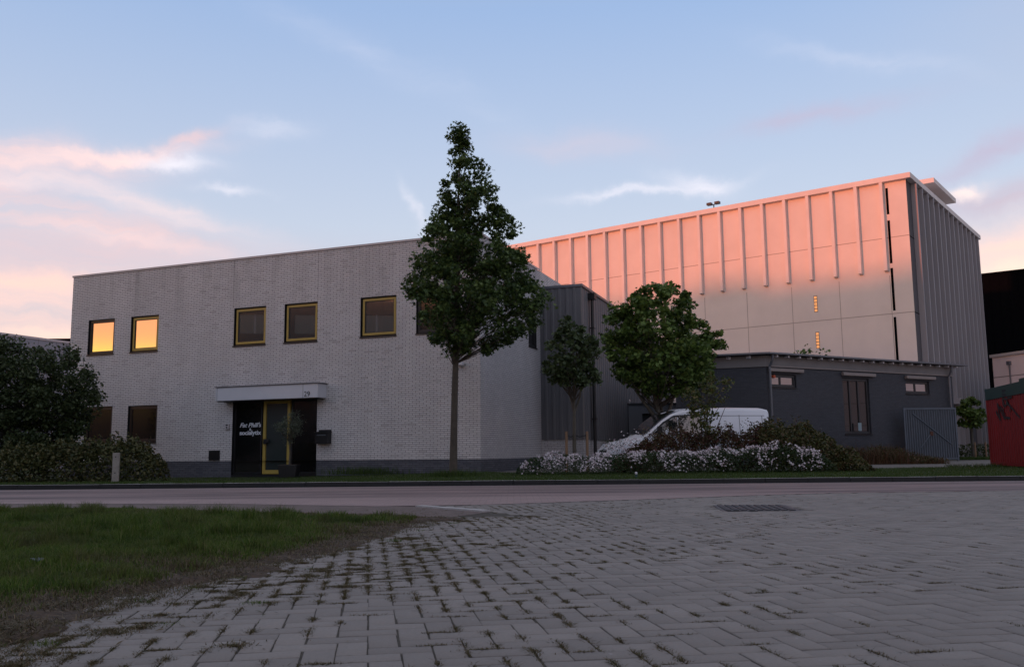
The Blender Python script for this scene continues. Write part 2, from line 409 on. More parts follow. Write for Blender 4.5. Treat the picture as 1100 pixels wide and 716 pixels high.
def np_mesh(name, V, faces, material, parent=None):
    """faces: list of (m,k) int arrays"""
    me = bpy.data.meshes.new(name)
    nl = sum(f.size for f in faces); nf = sum(len(f) for f in faces)
    me.vertices.add(len(V)); me.vertices.foreach_set('co', V.astype(np.float32).ravel())
    me.loops.add(nl); me.polygons.add(nf)
    me.loops.foreach_set('vertex_index', np.concatenate([f.ravel() for f in faces]).astype(np.int32))
    tot = np.concatenate([np.full(len(f), f.shape[1]) for f in faces]); st = np.concatenate([[0], np.cumsum(tot)[:-1]])
    me.polygons.foreach_set('loop_start', st.astype(np.int32))
    try: me.polygons.foreach_set('loop_total', tot.astype(np.int32))
    except Exception: pass
    me.update(calc_edges=True); me.validate()
    me.materials.append(material)
    o = bpy.data.objects.new(name, me); link(o, parent); return o
def star(n, inner):
    a = np.arange(2*n)*math.pi/n + math.pi/2; r = np.where(np.arange(2*n) % 2 == 0, 1., inner)
    return np.stack([np.cos(a)*r, np.sin(a)*r], 1)*.5
STAR = star(5, .42); MAPLE = star(5, .62)
OVAL = np.array([(-.5, 0), (-.22, -.26), (.2, -.24), (.5, 0), (.2, .24), (-.22, .26)])
LANCE = np.array([(-.5, 0), (0, -.13), (.5, 0), (0, .13)])
HEX = np.stack([np.cos(np.arange(6)*math.pi/3), np.sin(np.arange(6)*math.pi/3)], 1)*.5
def leaves(name, P, size, shape, material, parent=None, upbias=.5, var=.35, outward=None):
    P = np.asarray(P); n = len(P); k = len(shape)
    N = rng.normal(size=(n, 3)); N /= np.linalg.norm(N, axis=1)[:, None]
    N[:, 2] = np.abs(N[:, 2]) + upbias
    if outward is not None: N += outward
    N /= np.linalg.norm(N, axis=1)[:, None]
    T = np.cross(N, rng.normal(size=(n, 3))); T /= np.linalg.norm(T, axis=1)[:, None]
    B = np.cross(N, T)
    s = size*(1+rng.uniform(-var, var, n))
    sh = shape[None, :, :]*s[:, None, None]
    fold = (np.abs(shape[:, 1])*.35)[None, :, None]*s[:, None, None]
    V = P[:, None, :] + sh[:, :, 0:1]*T[:, None, :] + sh[:, :, 1:2]*B[:, None, :] + fold*N[:, None, :]
    return np_mesh(name, V.reshape(-1, 3), [np.arange(n*k).reshape(n, k)], material, parent)
def blades(name, P, h, wd, lean, material, parent=None, two=True):
    """grass blades standing on points P (n,3); h, wd arrays or floats"""
    n = len(P); a = rng.uniform(0, 2*math.pi, n); h = np.broadcast_to(h, n)*rng.uniform(.55, 1.25, n); wd = np.broadcast_to(wd, n)
    W = np.stack([np.cos(a), np.sin(a), 0*a], 1)*(wd/2)[:, None]
    b = rng.uniform(0, 2*math.pi, n); ln = np.abs(rng.normal(0, lean, n))+.1
    Ld = np.stack([np.cos(b)*ln, np.sin(b)*ln, 0*b], 1)*h[:, None]
    Z = np.array([0, 0, 1.])[None]*h[:, None]
    if two:
        V = np.stack([P-W, P+W, P+Ld*.35+Z*.6+W*.7, P+Ld*.35+Z*.6-W*.7, P+Ld+Z*np.sqrt(np.clip(1-ln*.3, .3, 1))[:, None]], 1).reshape(-1, 3)
        i = np.arange(n)[:, None]*5
        return np_mesh(name, V, [i+np.array([[0, 1, 2, 3]]), i+np.array([[3, 2, 4]])], material, parent)
    V = np.stack([P-W, P+W, P+Ld+Z], 1).reshape(-1, 3)
    return np_mesh(name, V, [np.arange(n*3).reshape(n, 3)], material, parent)
def text(name, body, size, mtl, parent, loc, rot, shear=0., ext=.006, width=None, bold=0):
    cu = bpy.data.curves.new(name, 'FONT'); cu.body = body; cu.size = size; cu.extrude = ext; cu.shear = shear; cu.offset = bold
    cu.align_x = 'LEFT'
    tmp = bpy.data.objects.new('tmp', cu); COL.objects.link(tmp)
    bpy.context.view_layer.update()
    me = bpy.data.meshes.new_from_object(tmp.evaluated_get(bpy.context.evaluated_depsgraph_get()))
    bpy.data.objects.remove(tmp); me.materials.clear(); me.materials.append(mtl)
    if width:
        xs = [v.co.x for v in me.vertices]; k = width/(max(xs)-min(xs)); x0 = min(xs)
        for v in me.vertices: v.co.x = (v.co.x-x0)*k
    o = bpy.data.objects.new(name, me); link(o, parent); o.location = loc; o.rotation_euler = rot
    return o

# ------------------------------------------------------------------ ground
def gz(x, y):
    x = np.asarray(x, float); y = np.asarray(y, float)
    a = np.clip((x+9)/8, 0, 1); low = -.08+.18*a
    t = np.clip((y-24)/4, 0, 1); z = .1*(1-t)+low*t
    return z + .15*np.clip((y-36)/8, 0, 1)*np.clip(x/6, 0, 1)
def sheet(name, poly, z, material):
    mb = MB(); mb.poly([(x, y, z) for x, y in poly]); return struct(mb.build(name, material))
sheet('ground', [(-900, -900), (900, -900), (900, 1500), (-900, 1500)], -.16, far_m)
sheet('paving_bed', [(-3.2, -3), (24, -3), (24, 17.2), (-3.2, 17.2)], -.0045, underlay)
sheet('foreground', [(-60, -60), (60, -60), (60, -2.9), (-60, -2.9)], -.02, far_m)
roadpts = [(-70, 17.5), (-30, 16.3), (-8.6, 15.5), (-4.5, 14.75), (-2, 13.6), (-.6, 13.75), (.3, 14.1), (2.2, 14.95), (4, 15.85), (5.8, 16.5), (9.2, 16.75), (16, 17.), (70, 17.2), (70, 20.75), (-70, 23.55)]
sheet('road', roadpts, .004, road_m)
def kerb_y(x): return 22.1-.02*x
def strip(name, a, b, z0, z1, material, x0=-70, x1=70, face=True):
    mb = MB()
    ya0, ya1, yb0, yb1 = kerb_y(x0)+a, kerb_y(x1)+a, kerb_y(x0)+b, kerb_y(x1)+b
    mb.prism([(x0, ya0), (x1, ya1), (x1, yb1), (x0, yb0)], z0, z1, bottom=False); return struct(mb.build(name, material))
strip('kerb_foot_strip', -.22, 0., -.02, .008, dark_edge_m)  # near-black strip along the foot of the kerb
mb = MB()
for i in range(-60, 60):
    dz_ = rng.normal(0, .003); dy_ = rng.normal(0, .004)
    mb.prism([(i+.006, kerb_y(i)+dy_), (i+.994, kerb_y(i+1)+dy_), (i+.994, kerb_y(i+1)+.24+dy_), (i+.006, kerb_y(i)+.24+dy_)], -.05, .112+dz_, bottom=False)
struct(mb.build('kerb', [dark_edge_m, concrete_kerb]))
k = bpy.data.objects['kerb'].data
for p in k.polygons: p.material_index = 1 if p.normal.z > .5 else 0  # pale top faces, near-black sides
sheet('roadside_strip', [(-70, 14.4), (-9, 13.6), (-5, 12.6), (-2.2, 10.9), (-.9, 10.9), (-.3, 12.1), (-1.35, 13.5), (-2, 13.7), (-4.5, 14.85), (-8.6, 15.6), (-30, 16.4), (-70, 17.6)], .000, strip_m)
mb = MB(); mb.prism([(-1.42, 13.42), (-.42, 12.12), (-.31, 12.2), (-1.31, 13.5)], -.02, .022); struct(mb.build('edging_stones', whiteline))
def terrain(name, xs, ys, dz, material, keep=None):
    X, Y = np.meshgrid(xs, ys, indexing='ij'); Z = gz(X, Y)+dz
    V = np.stack([X, Y, Z], -1).reshape(-1, 3); nx, ny = len(xs), len(ys)
    i, j = np.meshgrid(np.arange(nx-1), np.arange(ny-1), indexing='ij'); a = (i*ny+j).ravel()
    F = np.stack([a, a+ny, a+ny+1, a+1], 1)
    if keep is not None:
        c = V[F].mean(1); F = F[keep(c[:, 0], c[:, 1])]
    return struct(np_mesh(name, V, [F], material))
def verge_lim(x):
    return np.interp(x, [-60, -22, -21, -1.2, 0., 9., 10., 12, 16, 40], [60, 60, 41, 33.2, 31, 30.6, 31.2, 32.3, 33.5, 34])
xs = np.linspace(-70, 70, 141)
terrain('yard', xs, np.concatenate([np.linspace(22.6, 60, 39), [80, 120, 200]]), -.006, yard_m)
gx = np.linspace(-70, 60, 261); gy = np.linspace(0, 1, 41)
X, S = np.meshgrid(gx, gy, indexing='ij'); y0 = kerb_y(X)+.14; Y = y0 + (verge_lim(X)-y0)*S
Z = gz(X, Y)+.004*np.sin(X*3)*np.cos(Y*2)+.012
ny = len(gy); i, j = np.meshgrid(np.arange(len(gx)-1), np.arange(ny-1), indexing='ij'); a = (i*ny+j).ravel()
struct(np_mesh('grass_verge', np.stack([X, Y, Z], -1).reshape(-1, 3), [np.stack([a, a+ny, a+ny+1, a+1], 1)], turf_m))
# verge blades
n = 130000
x = rng.uniform(-20, 21, n); t = rng.uniform(0, 1, n)**1.3; y = kerb_y(x)+.14+(np.minimum(verge_lim(x), 36)-kerb_y(x)-.14)*t
P = np.stack([x, y, gz(x, y)+.01], 1)
tag(blades('verge_grass', P, .05, .012, .5, G_verge, two=False), 'short mown green grass growing on the verge behind the kerb', 'grass', kind='stuff')

# lawn in the left foreground
BX = [3.0, 3.88, 4.4, 5.38, 5.94, 6.41, 7.26, 8.0, 8.7, 9.45, 10.3, 10.9, 11.4, 30]
BV = [-2.3, -2.25, -2.2, -2.0, -1.9, -1.75, -1.55, -1.45, -1.35, -1.15, -1.0, -1.0, -1.4, -1.4]
def lawn_x(y): return np.interp(y, BX, BV)
def lawn_y(x): return np.interp(x, [-70, -20, -9, -5.6, -3.3, -1.9, -1.0, 0], [15.2, 14.8, 14.1, 13.3, 12.2, 11.5, 11.2, 10.9])
# soil skirt: a rough earthen sheet that sinks below the pavers at its ragged edge
sx = np.arange(-14, 1.2, .06); sy = np.arange(2.4, 15.2, .06)
X, Y = np.meshgrid(sx, sy, indexing='ij')
def pn(X, Y, s, seed=0.):
    out = np.empty(X.shape); f = out.ravel(); xx = X.ravel(); yy = Y.ravel()
    for q in range(len(f)): f[q] = mnoise.noise(Vector((xx[q]*s+seed, yy[q]*s, seed)))
    return out
def fray(X, Y):
    return .42*pn(X, Y, 1.25, 40.)+.20*pn(X, Y, 3.6, 60.)
def soil_z(X, Y):
    X = np.asarray(X, float); Y = np.asarray(Y, float)
    dist = np.minimum(lawn_x(Y)-X, lawn_y(X)-Y)+fray(X, Y)      # >0 inside the lawn
    return np.clip((dist+.10)*.12, -.06, .022) + pn(X, Y, 1.6)*.012 + pn(X, Y, 7., 5.)*.012 + pn(X, Y, 19., 9.)*.006
Z = soil_z(X, Y)
V = np.stack([X, Y, Z], -1).reshape(-1, 3); ny = len(sy)
i, j = np.meshgrid(np.arange(len(sx)-1), np.arange(ny-1), indexing='ij'); a = (i*ny+j).ravel()
F = np.stack([a, a+ny, a+ny+1, a+1], 1); F = F[V[F][:, :, 2].max(1) > -.014]
struct(np_mesh('lawn_soil', V, [F], soil_m))
sheet('lawn_base', [(-70, 2.4), (-13.9, 2.4), (-13.9, 14.3), (-70, 15.2)], .02, turf_m)
def lawn_pts(n, lo, hi, y0=2.6, y1=14.8, pw=1.0, xmin=-16):
    """points whose distance inside the lawn edge lies between lo and hi; denser near the camera"""
    out = []; got = 0
    while got < n:
        y = y0+(y1-y0)*rng.uniform(0, 1, n*2)**pw; x = rng.uniform(np.maximum(-.62*y-1.2, xmin), 1.2)
        d = np.minimum(lawn_x(y)-x, lawn_y(x)-y)
        k = (d > lo) & (d < hi); x, y = x[k], y[k]; out.append(np.stack([x, y], 1)); got += k.sum()
    return np.concatenate(out)[:n]
p = lawn_pts(230000, .12, 60, pw=1.1)
d = np.minimum(lawn_x(p[:, 1])-p[:, 0], lawn_y(p[:, 0])-p[:, 1])
cl = np.array([mnoise.noise(Vector((q[0]*.8, q[1]*.8, 3.))) for q in p]); cl2 = np.array([mnoise.noise(Vector((q[0]*3.1, q[1]*3.1, 8.))) for q in p])
keep = rng.uniform(0, 1, len(p)) < np.clip((d-.02)/.6+cl*1.0+cl2*.9, .04, 1)
p = p[keep]; d = d[keep]; cl = cl[keep]; cl2 = cl2[keep]
hh = (.030+.042*np.clip(d/1.5, 0, 1)*(1+cl*1.3+cl2*1.1))*(1+.9*(cl2 > .30))
P = np.concatenate([p, soil_z(p[:, 0], p[:, 1])[:, None]], 1)
kk = np.array([mnoise.noise(Vector((q[0]*.55, q[1]*.9, 77.))) for q in p]); kk2 = rng.uniform(0, 1, len(p)) < np.clip((.75-d)/1.1+kk*1.5, 0, .75)
tag(blades('lawn_grass_worn', P[kk2], np.clip(hh[kk2]*.75, .02, .15), .0055, .8, G_dry), 'browned short grass in worn patches of the lawn', 'grass', kind='stuff')
P = P[~kk2]; hh = hh[~kk2]
tag(blades('lawn_grass', P, np.clip(hh, .02, .17), .0055, .55, G_lawn), 'uneven green grass covering the lawn left of the pavers', 'grass', kind='stuff')
p = lawn_pts(150000, -.22, 1.9, pw=1.5); d = np.minimum(lawn_x(p[:, 1])-p[:, 0], lawn_y(p[:, 0])-p[:, 1])
d = d+fray(p[:, 0], p[:, 1])
mm = np.array([mnoise.noise(Vector((q[0]*2.6, q[1]*2.6, 21.))) for q in p])
k = rng.uniform(0, 1, len(p)) < np.exp(-np.abs(d-.12)/.5)*np.clip(.8+mm*1.6, 0, 1); p = p[k]
P = np.concatenate([p, np.maximum(soil_z(p[:, 0], p[:, 1]), 0)[:, None]], 1)
tag(blades('dry_grass', P, .022, .0045, 2.4, G_dry), 'flattened dry brown grass along the worn lawn edge', 'dry grass', kind='stuff')

# herringbone pavers, one mesh of real bevelled blocks
W_, th = .125, R(9.0)
c, s = math.cos(th), math.sin(th)
def road_near(x): return np.interp(x, [-70, -1.4, -.4, -.3, .3, 2.2, 4, 5.8, 9.2, 16, 70], [10.5, 13.3, 13.9, 13.9, 14.1, 14.95, 15.85, 16.5, 16.75, 17, 17.2])
bl = []
for i in range(-60, 220):
    for j in range(-60, 190):
        k = (i-j) % 4
        if k == 0: u0_, u1_, v0_, v1_ = i, i+2, j, j+1
        elif k == 3: u0_, u1_, v0_, v1_ = i, i+1, j, j+2
        else: continue
        uc, vc = (u0_+u1_)/2*W_, (v0_+v1_)/2*W_
        x = uc*c - vc*s - .4; y = uc*s + vc*c + .2
        if x < -3.1 or x > 19 or y < .4 or y > road_near(x) or y > 17: continue
        if x > .62*y+4: continue
        if x < lawn_x(y)-.5 and y < 11.3: continue
        if x < -.38-(y-12.15)*.75 and y > 11.2: continue
        if 2.72 < x < 3.74 and 11.75 < y < 13.05: continue      # cast iron cover sits here
        if y > 11.2 and x < -1.3: continue
        bl.append((u0_*W_, u1_*W_, v0_*W_, v1_*W_, x, y))
bl = np.array(bl); nb = len(bl)
g = .0017; bv = .0035
u0a, u1a, v0a, v1a = (bl[:, q] for q in range(4))
# joints open up towards the lawn, where the blocks have drifted
drift = np.clip(1.2-(bl[:, 4]+1.)/2.6, 0, 1)
gap = g + .002*rng.uniform(0, 1, nb) + .0015*drift*rng.uniform(0, 1, nb)
jit = rng.normal(0, .0015, (nb, 2))*(1+drift[:, None]*.6); rotj = rng.normal(0, .008, nb)
uc = (u0a+u1a)/2; vc = (v0a+v1a)/2; hu = (u1a-u0a)/2-gap; hv = (v1a-v0a)/2-gap
uc = uc+jit[:, 0]; vc = vc+jit[:, 1]
sink = rng.normal(0, .0009, nb); tu, tv = rng.normal(0, .004, nb), rng.normal(0, .004, nb)
rings = []
for inset, zz in ((0, -.02), (0, -.0028), (bv, 0)):
    for su, sv_ in ((-1, -1), (1, -1), (1, 1), (-1, 1)):
        du = su*(hu-inset); dv = sv_*(hv-inset)
        U = uc+du-rotj*dv; Vv = vc+dv+rotj*du
        rings.append(np.stack([U*c-Vv*s-.4, U*s+Vv*c+.2, zz+sink+tu*du+tv*dv], 1))
V = np.stack(rings, 1).reshape(-1, 3); b0 = np.arange(nb)[:, None]*12
fs = [b0+np.array([[8, 9, 10, 11]])]
for r_ in (0, 4):
    for q in range(4): fs.append(b0+np.array([[r_+q, r_+(q+1) % 4, r_+4+(q+1) % 4, r_+4+q]]))
struct(np_mesh('block_paving', V, [np.concatenate(fs)], paver_m))
# moss and dead grass in the joints: at block ends, thinning away from the lawn
ends = []
for q in range(nb):
    x, y = bl[q, 4], bl[q, 5]
    horiz = (bl[q, 1]-bl[q, 0]) > .2
    dl = x-lawn_x(y); pr = .95*math.exp(-(max(dl, 0)/2.6)**1.4)+.07
    cmod = .35+2.0*max(0, mnoise.noise(Vector((x*.9, y*.6, 2.)))+.32)
    if y > 9: cmod *= .9
    if horiz:
        for e in (0, 1):
            if rng.uniform() < pr*cmod*.75: ends.append((bl[q, e], (bl[q, 2]+bl[q, 3])/2, 1, pr, y))
    elif rng.uniform() < pr*cmod*.7: ends.append((bl[q, 0], (bl[q, 2]+bl[q, 3])/2, 2, pr, y))
    if rng.uniform() < pr*cmod*.35: ends.append(((bl[q, 0]+bl[q, 1])/2, bl[q, 2], 0, pr, y))
MP = []
for (u, v, kind, pr, y) in ends:
    nn = int((26+80*pr)*rng.uniform(.4, 1.8)*(1.5 if y < 8 else .8))
    lu, lv = ((.05, .008), (.009, .04), (.009, .08))[kind]
    wdn = 1+1.1*pr*rng.uniform(0, 1.6)
    U = u+rng.normal(0, lu*.8*(wdn if kind else 1), nn); Vv = v+rng.normal(0, lv*.8, nn)
    MP.append(np.stack([U*c-Vv*s-.4, U*s+Vv*c+.2, np.full(nn, -.004)], 1))
for q in range(70):      # loose brown mats lying over the joints near the lawn
    y = 3.1+8*rng.uniform()**1.3; x = lawn_x(y)+abs(rng.normal(0, .55))+.05; nn = int(rng.uniform(80, 420)); r_ = rng.uniform(.02, .065)
    aa = rng.uniform(0, 6.28, nn); rr_ = rng.normal(0, 1, nn)*r_
    MP.append(np.stack([x+rr_*np.cos(aa)*1.3, y+rr_*np.sin(aa)*.9, np.full(nn, .001)], 1))
MP = np.concatenate(MP)
tag(blades('joint_moss', MP, .011, .0055, 2.0, G_moss, two=False), 'brown and green moss tufts in the joints between pavers', 'moss', kind='stuff')
# small patches of grass sprouting in the joints
TP = []; TH = []
for q in range(20):
    y = rng.uniform(3.3, 11); x = lawn_x(y)+abs(rng.normal(0, .9))+.1
    if q < 9: y = rng.uniform(3.5, 11); x = lawn_x(y)+rng.uniform(.05, .5)
    nn = int(rng.uniform(15, 90)); TP.append(np.stack([x+rng.normal(0, .035, nn), y+rng.normal(0, .028, nn), np.full(nn, -.005)], 1)); TH += [rng.uniform(.015, .045)]*nn
tag(blades('joint_grass', np.concatenate(TP), np.array(TH)*.8, .004, 1.3, G_lawn), 'small green grass sprouts between the pavers near the lawn', 'grass', kind='stuff')
# scattered straw, leaf litter
n = 1500; y = rng.uniform(2.8, 13, n); x = lawn_x(y)+rng.normal(.1, .45, n)
P = np.stack([x, y, np.maximum(soil_z(x, y), 0)+.006], 1)
tag(leaves('leaf_litter', P, .035, LANCE, G_dry, upbias=2.), 'bits of straw and dead leaves strewn along the lawn edge', 'litter', kind='stuff')

# cast iron cover
o = empty('drain_cover', 'dark ribbed cast iron drain cover set into the paving near the road', 'drain cover', (3.23, 12.4, 0), 97)
mb = MB(); mb.box(-.5, .5, -.64, .64, -.03, .004); 
mb.build('cover_frame', steel, o)
mb = MB()
for i in range(9):
    for j in range(12): mb.box(-.45+i*.1, -.38+i*.1, -.60+j*.1, -.53+j*.1, .005, .014)
mb.build('tread_pattern', steel, o)
# ------------------------------------------------------------------ white brick building
C1 = (-1.149, 32.575)
WB = empty('brick_building', 'pale two storey brick building with yellow window frames and white entrance canopy', 'building', (C1[0], C1[1], 0), -67.9)
up_w = [(17.32, 18.82, 5.2, 6.73, 0), (14.88, 16.40, 5.2, 6.73, 1), (9.38, 10.95, 5.18, 6.72, 1), (6.94, 8.49, 5.18, 6.72, 1), (3.44, 5.0, 5.2, 6.72, 1), (1.05, 2.60, 5.2, 6.72, 0)]
lo_w = [(17.22, 18.78, 1.40, 2.93), (14.76, 16.35, 1.38, 2.91)]
entry = (6.88, 10.88, .02, 2.96)
mb = MB()
ops = [w_[:4] for w_ in up_w]+lo_w
ZP = .575
# front (material 0), plinth (1), side wall (2)
wall(mb, (0, 0), (1, 0), (0, 1), 0, 19.86, ZP, 8.72, ops+[(entry[0], entry[1], ZP, entry[3])], .14, 0, 3)
for a, b in ((0, entry[0]), (entry[1], 19.86)): mb.quad((a, -.012, -.3), (b, -.012, -.3), (b, -.012, ZP), (a, -.012, ZP), 1)
SD = Vector((.407, -7.33)).normalized(); SO = Vector((SD.y, -SD.x))  # side direction, outward normal
SO = SO if SO.x < 0 else -SO
swin = (5.68, 6.80, 5.22, 6.50)
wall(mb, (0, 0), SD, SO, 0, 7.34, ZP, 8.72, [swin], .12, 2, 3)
mb.quad((0, -.012, -.3), (.407, -7.33, -.3), (.407, -7.33, ZP), (0, -.012, ZP), 1)
mb.quad((.407, -7.33, -.3), (.407, -7.33, 8.72), (1.4, -24, 8.72), (1.4, -24, -.3), 0)
mb.quad((19.86, 0, -.3), (19.86, 0, 8.72), (19.86, -24, 8.72), (19.86, -24, -.3), 0)
mb.quad((19.86, -24, -.3), (19.86, -24, 8.72), (1.4, -24, 8.72), (1.4, -24, -.3), 0)
mb.poly([(0, 0, 8.6), (19.86, 0, 8.6), (19.86, -24, 8.6), (1.4, -24, 8.6), (.407, -7.33, 8.6)], 3)
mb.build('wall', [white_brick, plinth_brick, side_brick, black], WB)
mb = MB()
mb.box(-.02, 19.90, -.35, .035, 8.72, 8.80)
mb.poly([(-.03, .0, 8.80), (.39, -7.35, 8.80), (.74, -7.33, 8.80), (.33, .0, 8.80)]); mb.quad((-.03, 0, 8.72), (.377, -7.34, 8.72), (.377, -7.34, 8.80), (-.03, 0, 8.80))
mb.build('roof_coping', coping_m, WB)
for s_ in (11.02, 6.94):
    mb = MB(); mb.box(s_-.007, s_+.007, 0, .003, 6.73, 8.71); mb.build('expansion_joint', grey_fascia, WB)
def window(parent, a, b, e, f, fm, gm, n=-.13, fr=.085, dep=.06, inset=.03, muntin=(), sill=True, axis=None):
    """axis: (p0, d, out) in the parent's frame; default the x axis with outward +y"""
    p0, d, out = axis or ((0, 0), (1, 0), (0, 1))
    def bx(mb, t0, t1, z0, z1, n0, n1):
        i = len(mb.v); mb.box(t0, t1, n0, n1, z0, z1)
        for q in range(i, len(mb.v)):
            t, m_, z = mb.v[q]; mb.v[q] = (p0[0]+d[0]*t+out[0]*m_, p0[1]+d[1]*t+out[1]*m_, z)
    a2, b2, e2, f2 = a+inset, b-inset, e+inset, f-inset
    fo = MB(); 
    bx(fo, a2, b2, f2-fr, f2, n, n+dep); bx(fo, a2, b2, e2, e2+fr, n, n+dep)
    bx(fo, a2, a2+fr, e2+fr, f2-fr, n, n+dep); bx(fo, b2-fr, b2, e2+fr, f2-fr, n, n+dep)
    for m_ in muntin: bx(fo, m_-fr*.4, m_+fr*.4, e2+fr, f2-fr, n, n+dep)
    fr_o = fo.build('window', fm, parent)
    g_ = MB(); bx(g_, a2+fr, b2-fr, e2+fr, f2-fr, n+.005, n+.015); g_.build('pane', gm, fr_o)
    rb = MB(); q = .028
    bx(rb, a2+fr, b2-fr, f2-fr-q, f2-fr, n+.016, n+.045); bx(rb, a2+fr, b2-fr, e2+fr, e2+fr+q, n+.016, n+.045)
    bx(rb, a2+fr, a2+fr+q, e2+fr+q, f2-fr-q, n+.016, n+.045); bx(rb, b2-fr-q, b2-fr, e2+fr+q, f2-fr-q, n+.016, n+.045)
    rb.build('glazing_bead', black, fr_o)
    if sill:
        s2 = MB(); bx(s2, a-.02, b+.02, e-.05, e-.002, -.1, .04); s2.build('sill', black, fr_o)
    back = MB(); bx(back, a, b, e, f, -.145, n-.002); back.build('rebate', black, fr_o)
    return fr_o
for a, b, e, f, y_ in up_w: window(WB, a, b, e, f, yellow if y_ else black, glass if a > 3 else lglass, inset=.06 if y_ else .03)
for a, b, e, f in lo_w: window(WB, a, b, e, f, black, lglass, inset=.03)
window(WB, *swin, black, dglass, axis=((0, 0), SD, SO), n=-.11)
# entrance
E0 = MB(); E0.box(entry[0], entry[1], -.30, -.26, 0, 2.96); E0.box(entry[0], entry[1], -.30, .0, -.1, .03)
E0.quad((entry[0]+.001, 0, .02), (entry[0]+.001, -.3, .02), (entry[0]+.001, -.3, 2.95), (entry[0]+.001, 0, 2.95)); E0.quad((entry[1]-.001, 0, .02), (entry[1]-.001, -.3, .02), (entry[1]-.001, -.3, 2.95), (entry[1]-.001, 0, 2.95))
E0.build('entrance_recess', black, WB)
for a, b in ((9.50, 10.86), (6.90, 8.12)):
    mb = MB()
    for q in ((a, b, .05, .13), (a, b, 2.85, 2.93), (a, a+.06, .13, 2.85), (b-.06, b, .13, 2.85)): mb.box(q[0], q[1], -.16, -.09, q[2], q[3])
    fo = mb.build('entrance_panel', black, WB); mb = MB(); mb.box(a+.06, b-.06, -.145, -.13, .13, 2.85); mb.build('pane', dglass, fo)
    mb = MB(); mb.box(a, b, -.21, -.161, .04, 2.94); mb.build('panel_back', black, fo)
    if a > 9:
        # wording reads left to right as seen from the street: local x runs to the left, so turn it round
        rot = (R(90), 0, R(180))
        text('lettering', "Fat Phill's", .24, letter, fo, (10.60, -.122, 1.90), rot, shear=.35, width=1.04, bold=.004)
        text('lettering', "&", .15, letter, fo, (10.14, -.122, 1.76), rot, bold=.001)
        text('lettering', "socialytix", .24, letter, fo, (10.60, -.122, 1.60), rot, width=1.04, bold=.005)
mb = MB()
a, b = 8.18, 9.44
for q in ((a, b, .06, .21), (a, b, 2.80, 2.93), (a, a+.12, .21, 2.80), (b-.12, b, .21, 2.80)): mb.box(q[0], q[1], -.17, -.08, q[2], q[3])
door = mb.build('door', yellow, WB)
mb = MB(); mb.box(a+.12, b-.12, -.15, -.135, .21, 2.80); mb.build('pane', ddoor, door)
mb = MB(); mb.box(a+.12, b-.12, -.19, -.171, .1, 2.9); mb.build('door_back', black, door)
mb = MB(); mb.box(b-.2, b-.05, -.08, -.03, 1.22, 1.42); mb.tube([(b-.10, -.03, 1.37), (b-.10, 0, 1.37), (b-.34, 0.005, 1.37)], .016); mb.box(b-.36, b-.18, -.02, .02, 1.28, 1.40); mb.build('handle', black, door)
# canopy
cn = empty('canopy', 'x', 'x'); bpy.data.objects.remove(cn)
mb = MB(); mb.box(6.47, 11.26, .0, .6, 2.93, 3.46); cnp = mb.build('canopy', alu, WB, bevel=.008)
mb = MB(); mb.box(6.43, 11.30, -.0, .64, 3.461, 3.50); mb.build('canopy_roof', clad, cnp)
for q in (7.12, 11.18): mb = MB(); mb.box(q, q+.014, .601, .604, 2.93, 3.46); mb.build('panel_seam', clad, cnp)
mb = MB(); mb.box(6.6, 11.2, .05, .55, 2.90, 2.929); mb.build('canopy_soffit', black, cnp)
text('house_number', '29', .28, ink, cnp, (7.08, .606, 2.98), (R(90), 0, R(180)), ext=.002)
mb = MB(); mb.box(11.45, 11.99, .0, .03, .60, 1.0)
for i in range(6): mb.box(11.49, 11.95, .03, .045, .63+i*.06, .665+i*.06)
mb.build('vent_grille', black, WB)
o = empty('mailbox', 'black metal letterbox fixed to the brick wall right of the entrance', 'mailbox', Vector((C1[0], C1[1], 0))+Vector((-.9265*6.5-.3762*.0, .3762*6.5, 1.2)), -67.9)
mb = MB(); mb.box(-.29, .29, .005, .26, 0, .42); mb.poly([(-.29, .005, .42), (.29, .005, .42), (.29, .005, .52), (-.29, .005, .52)]); 
mb.build('mailbox_body', black, o, bevel=.01)
mb = MB(); mb.prism([(-.31, .004), (.31, .004), (.31, .30), (-.31, .30)], .425, .45); mb.build('lid', black, o)
mb = MB(); mb.box(-.2, .2, .262, .268, .30, .34); mb.build('slot', zinc, o)
o = empty('intercom', 'small pale intercom box on the brick wall left of the entrance', 'intercom', Vector((C1[0], C1[1], 0))+Vector((-.9265*11.1, .3762*11.1, 1.82)), -67.9)
mb = MB(); mb.box(-.09, .09, .004, .07, 0, .24); mb.build('housing', coping_m, o, bevel=.01)
mb = MB(); mb.tube([(0, .07, .08), (0, .085, .08)], .03, 12); mb.build('button', black, o)
mb = MB(); mb.box(-.05, .05, .071, .076, .15, .2); mb.build('speaker_grille', black, o)
o = empty('security_lamp', 'small white security lamp under the street tree on the brick corner', 'lamp', Vector((C1[0], C1[1], 0))+Vector((-.9265*.75, .3762*.75, 3.92)), -67.9)
mb = MB(); mb.box(-.05, .05, .004, .05, -.05, .1); mb.build('bracket', alu, o)
mb = MB(); mb.box(-.13, .13, .051, .2, .0, .12); mb.build('lamp_housing', alu, o, bevel=.015)

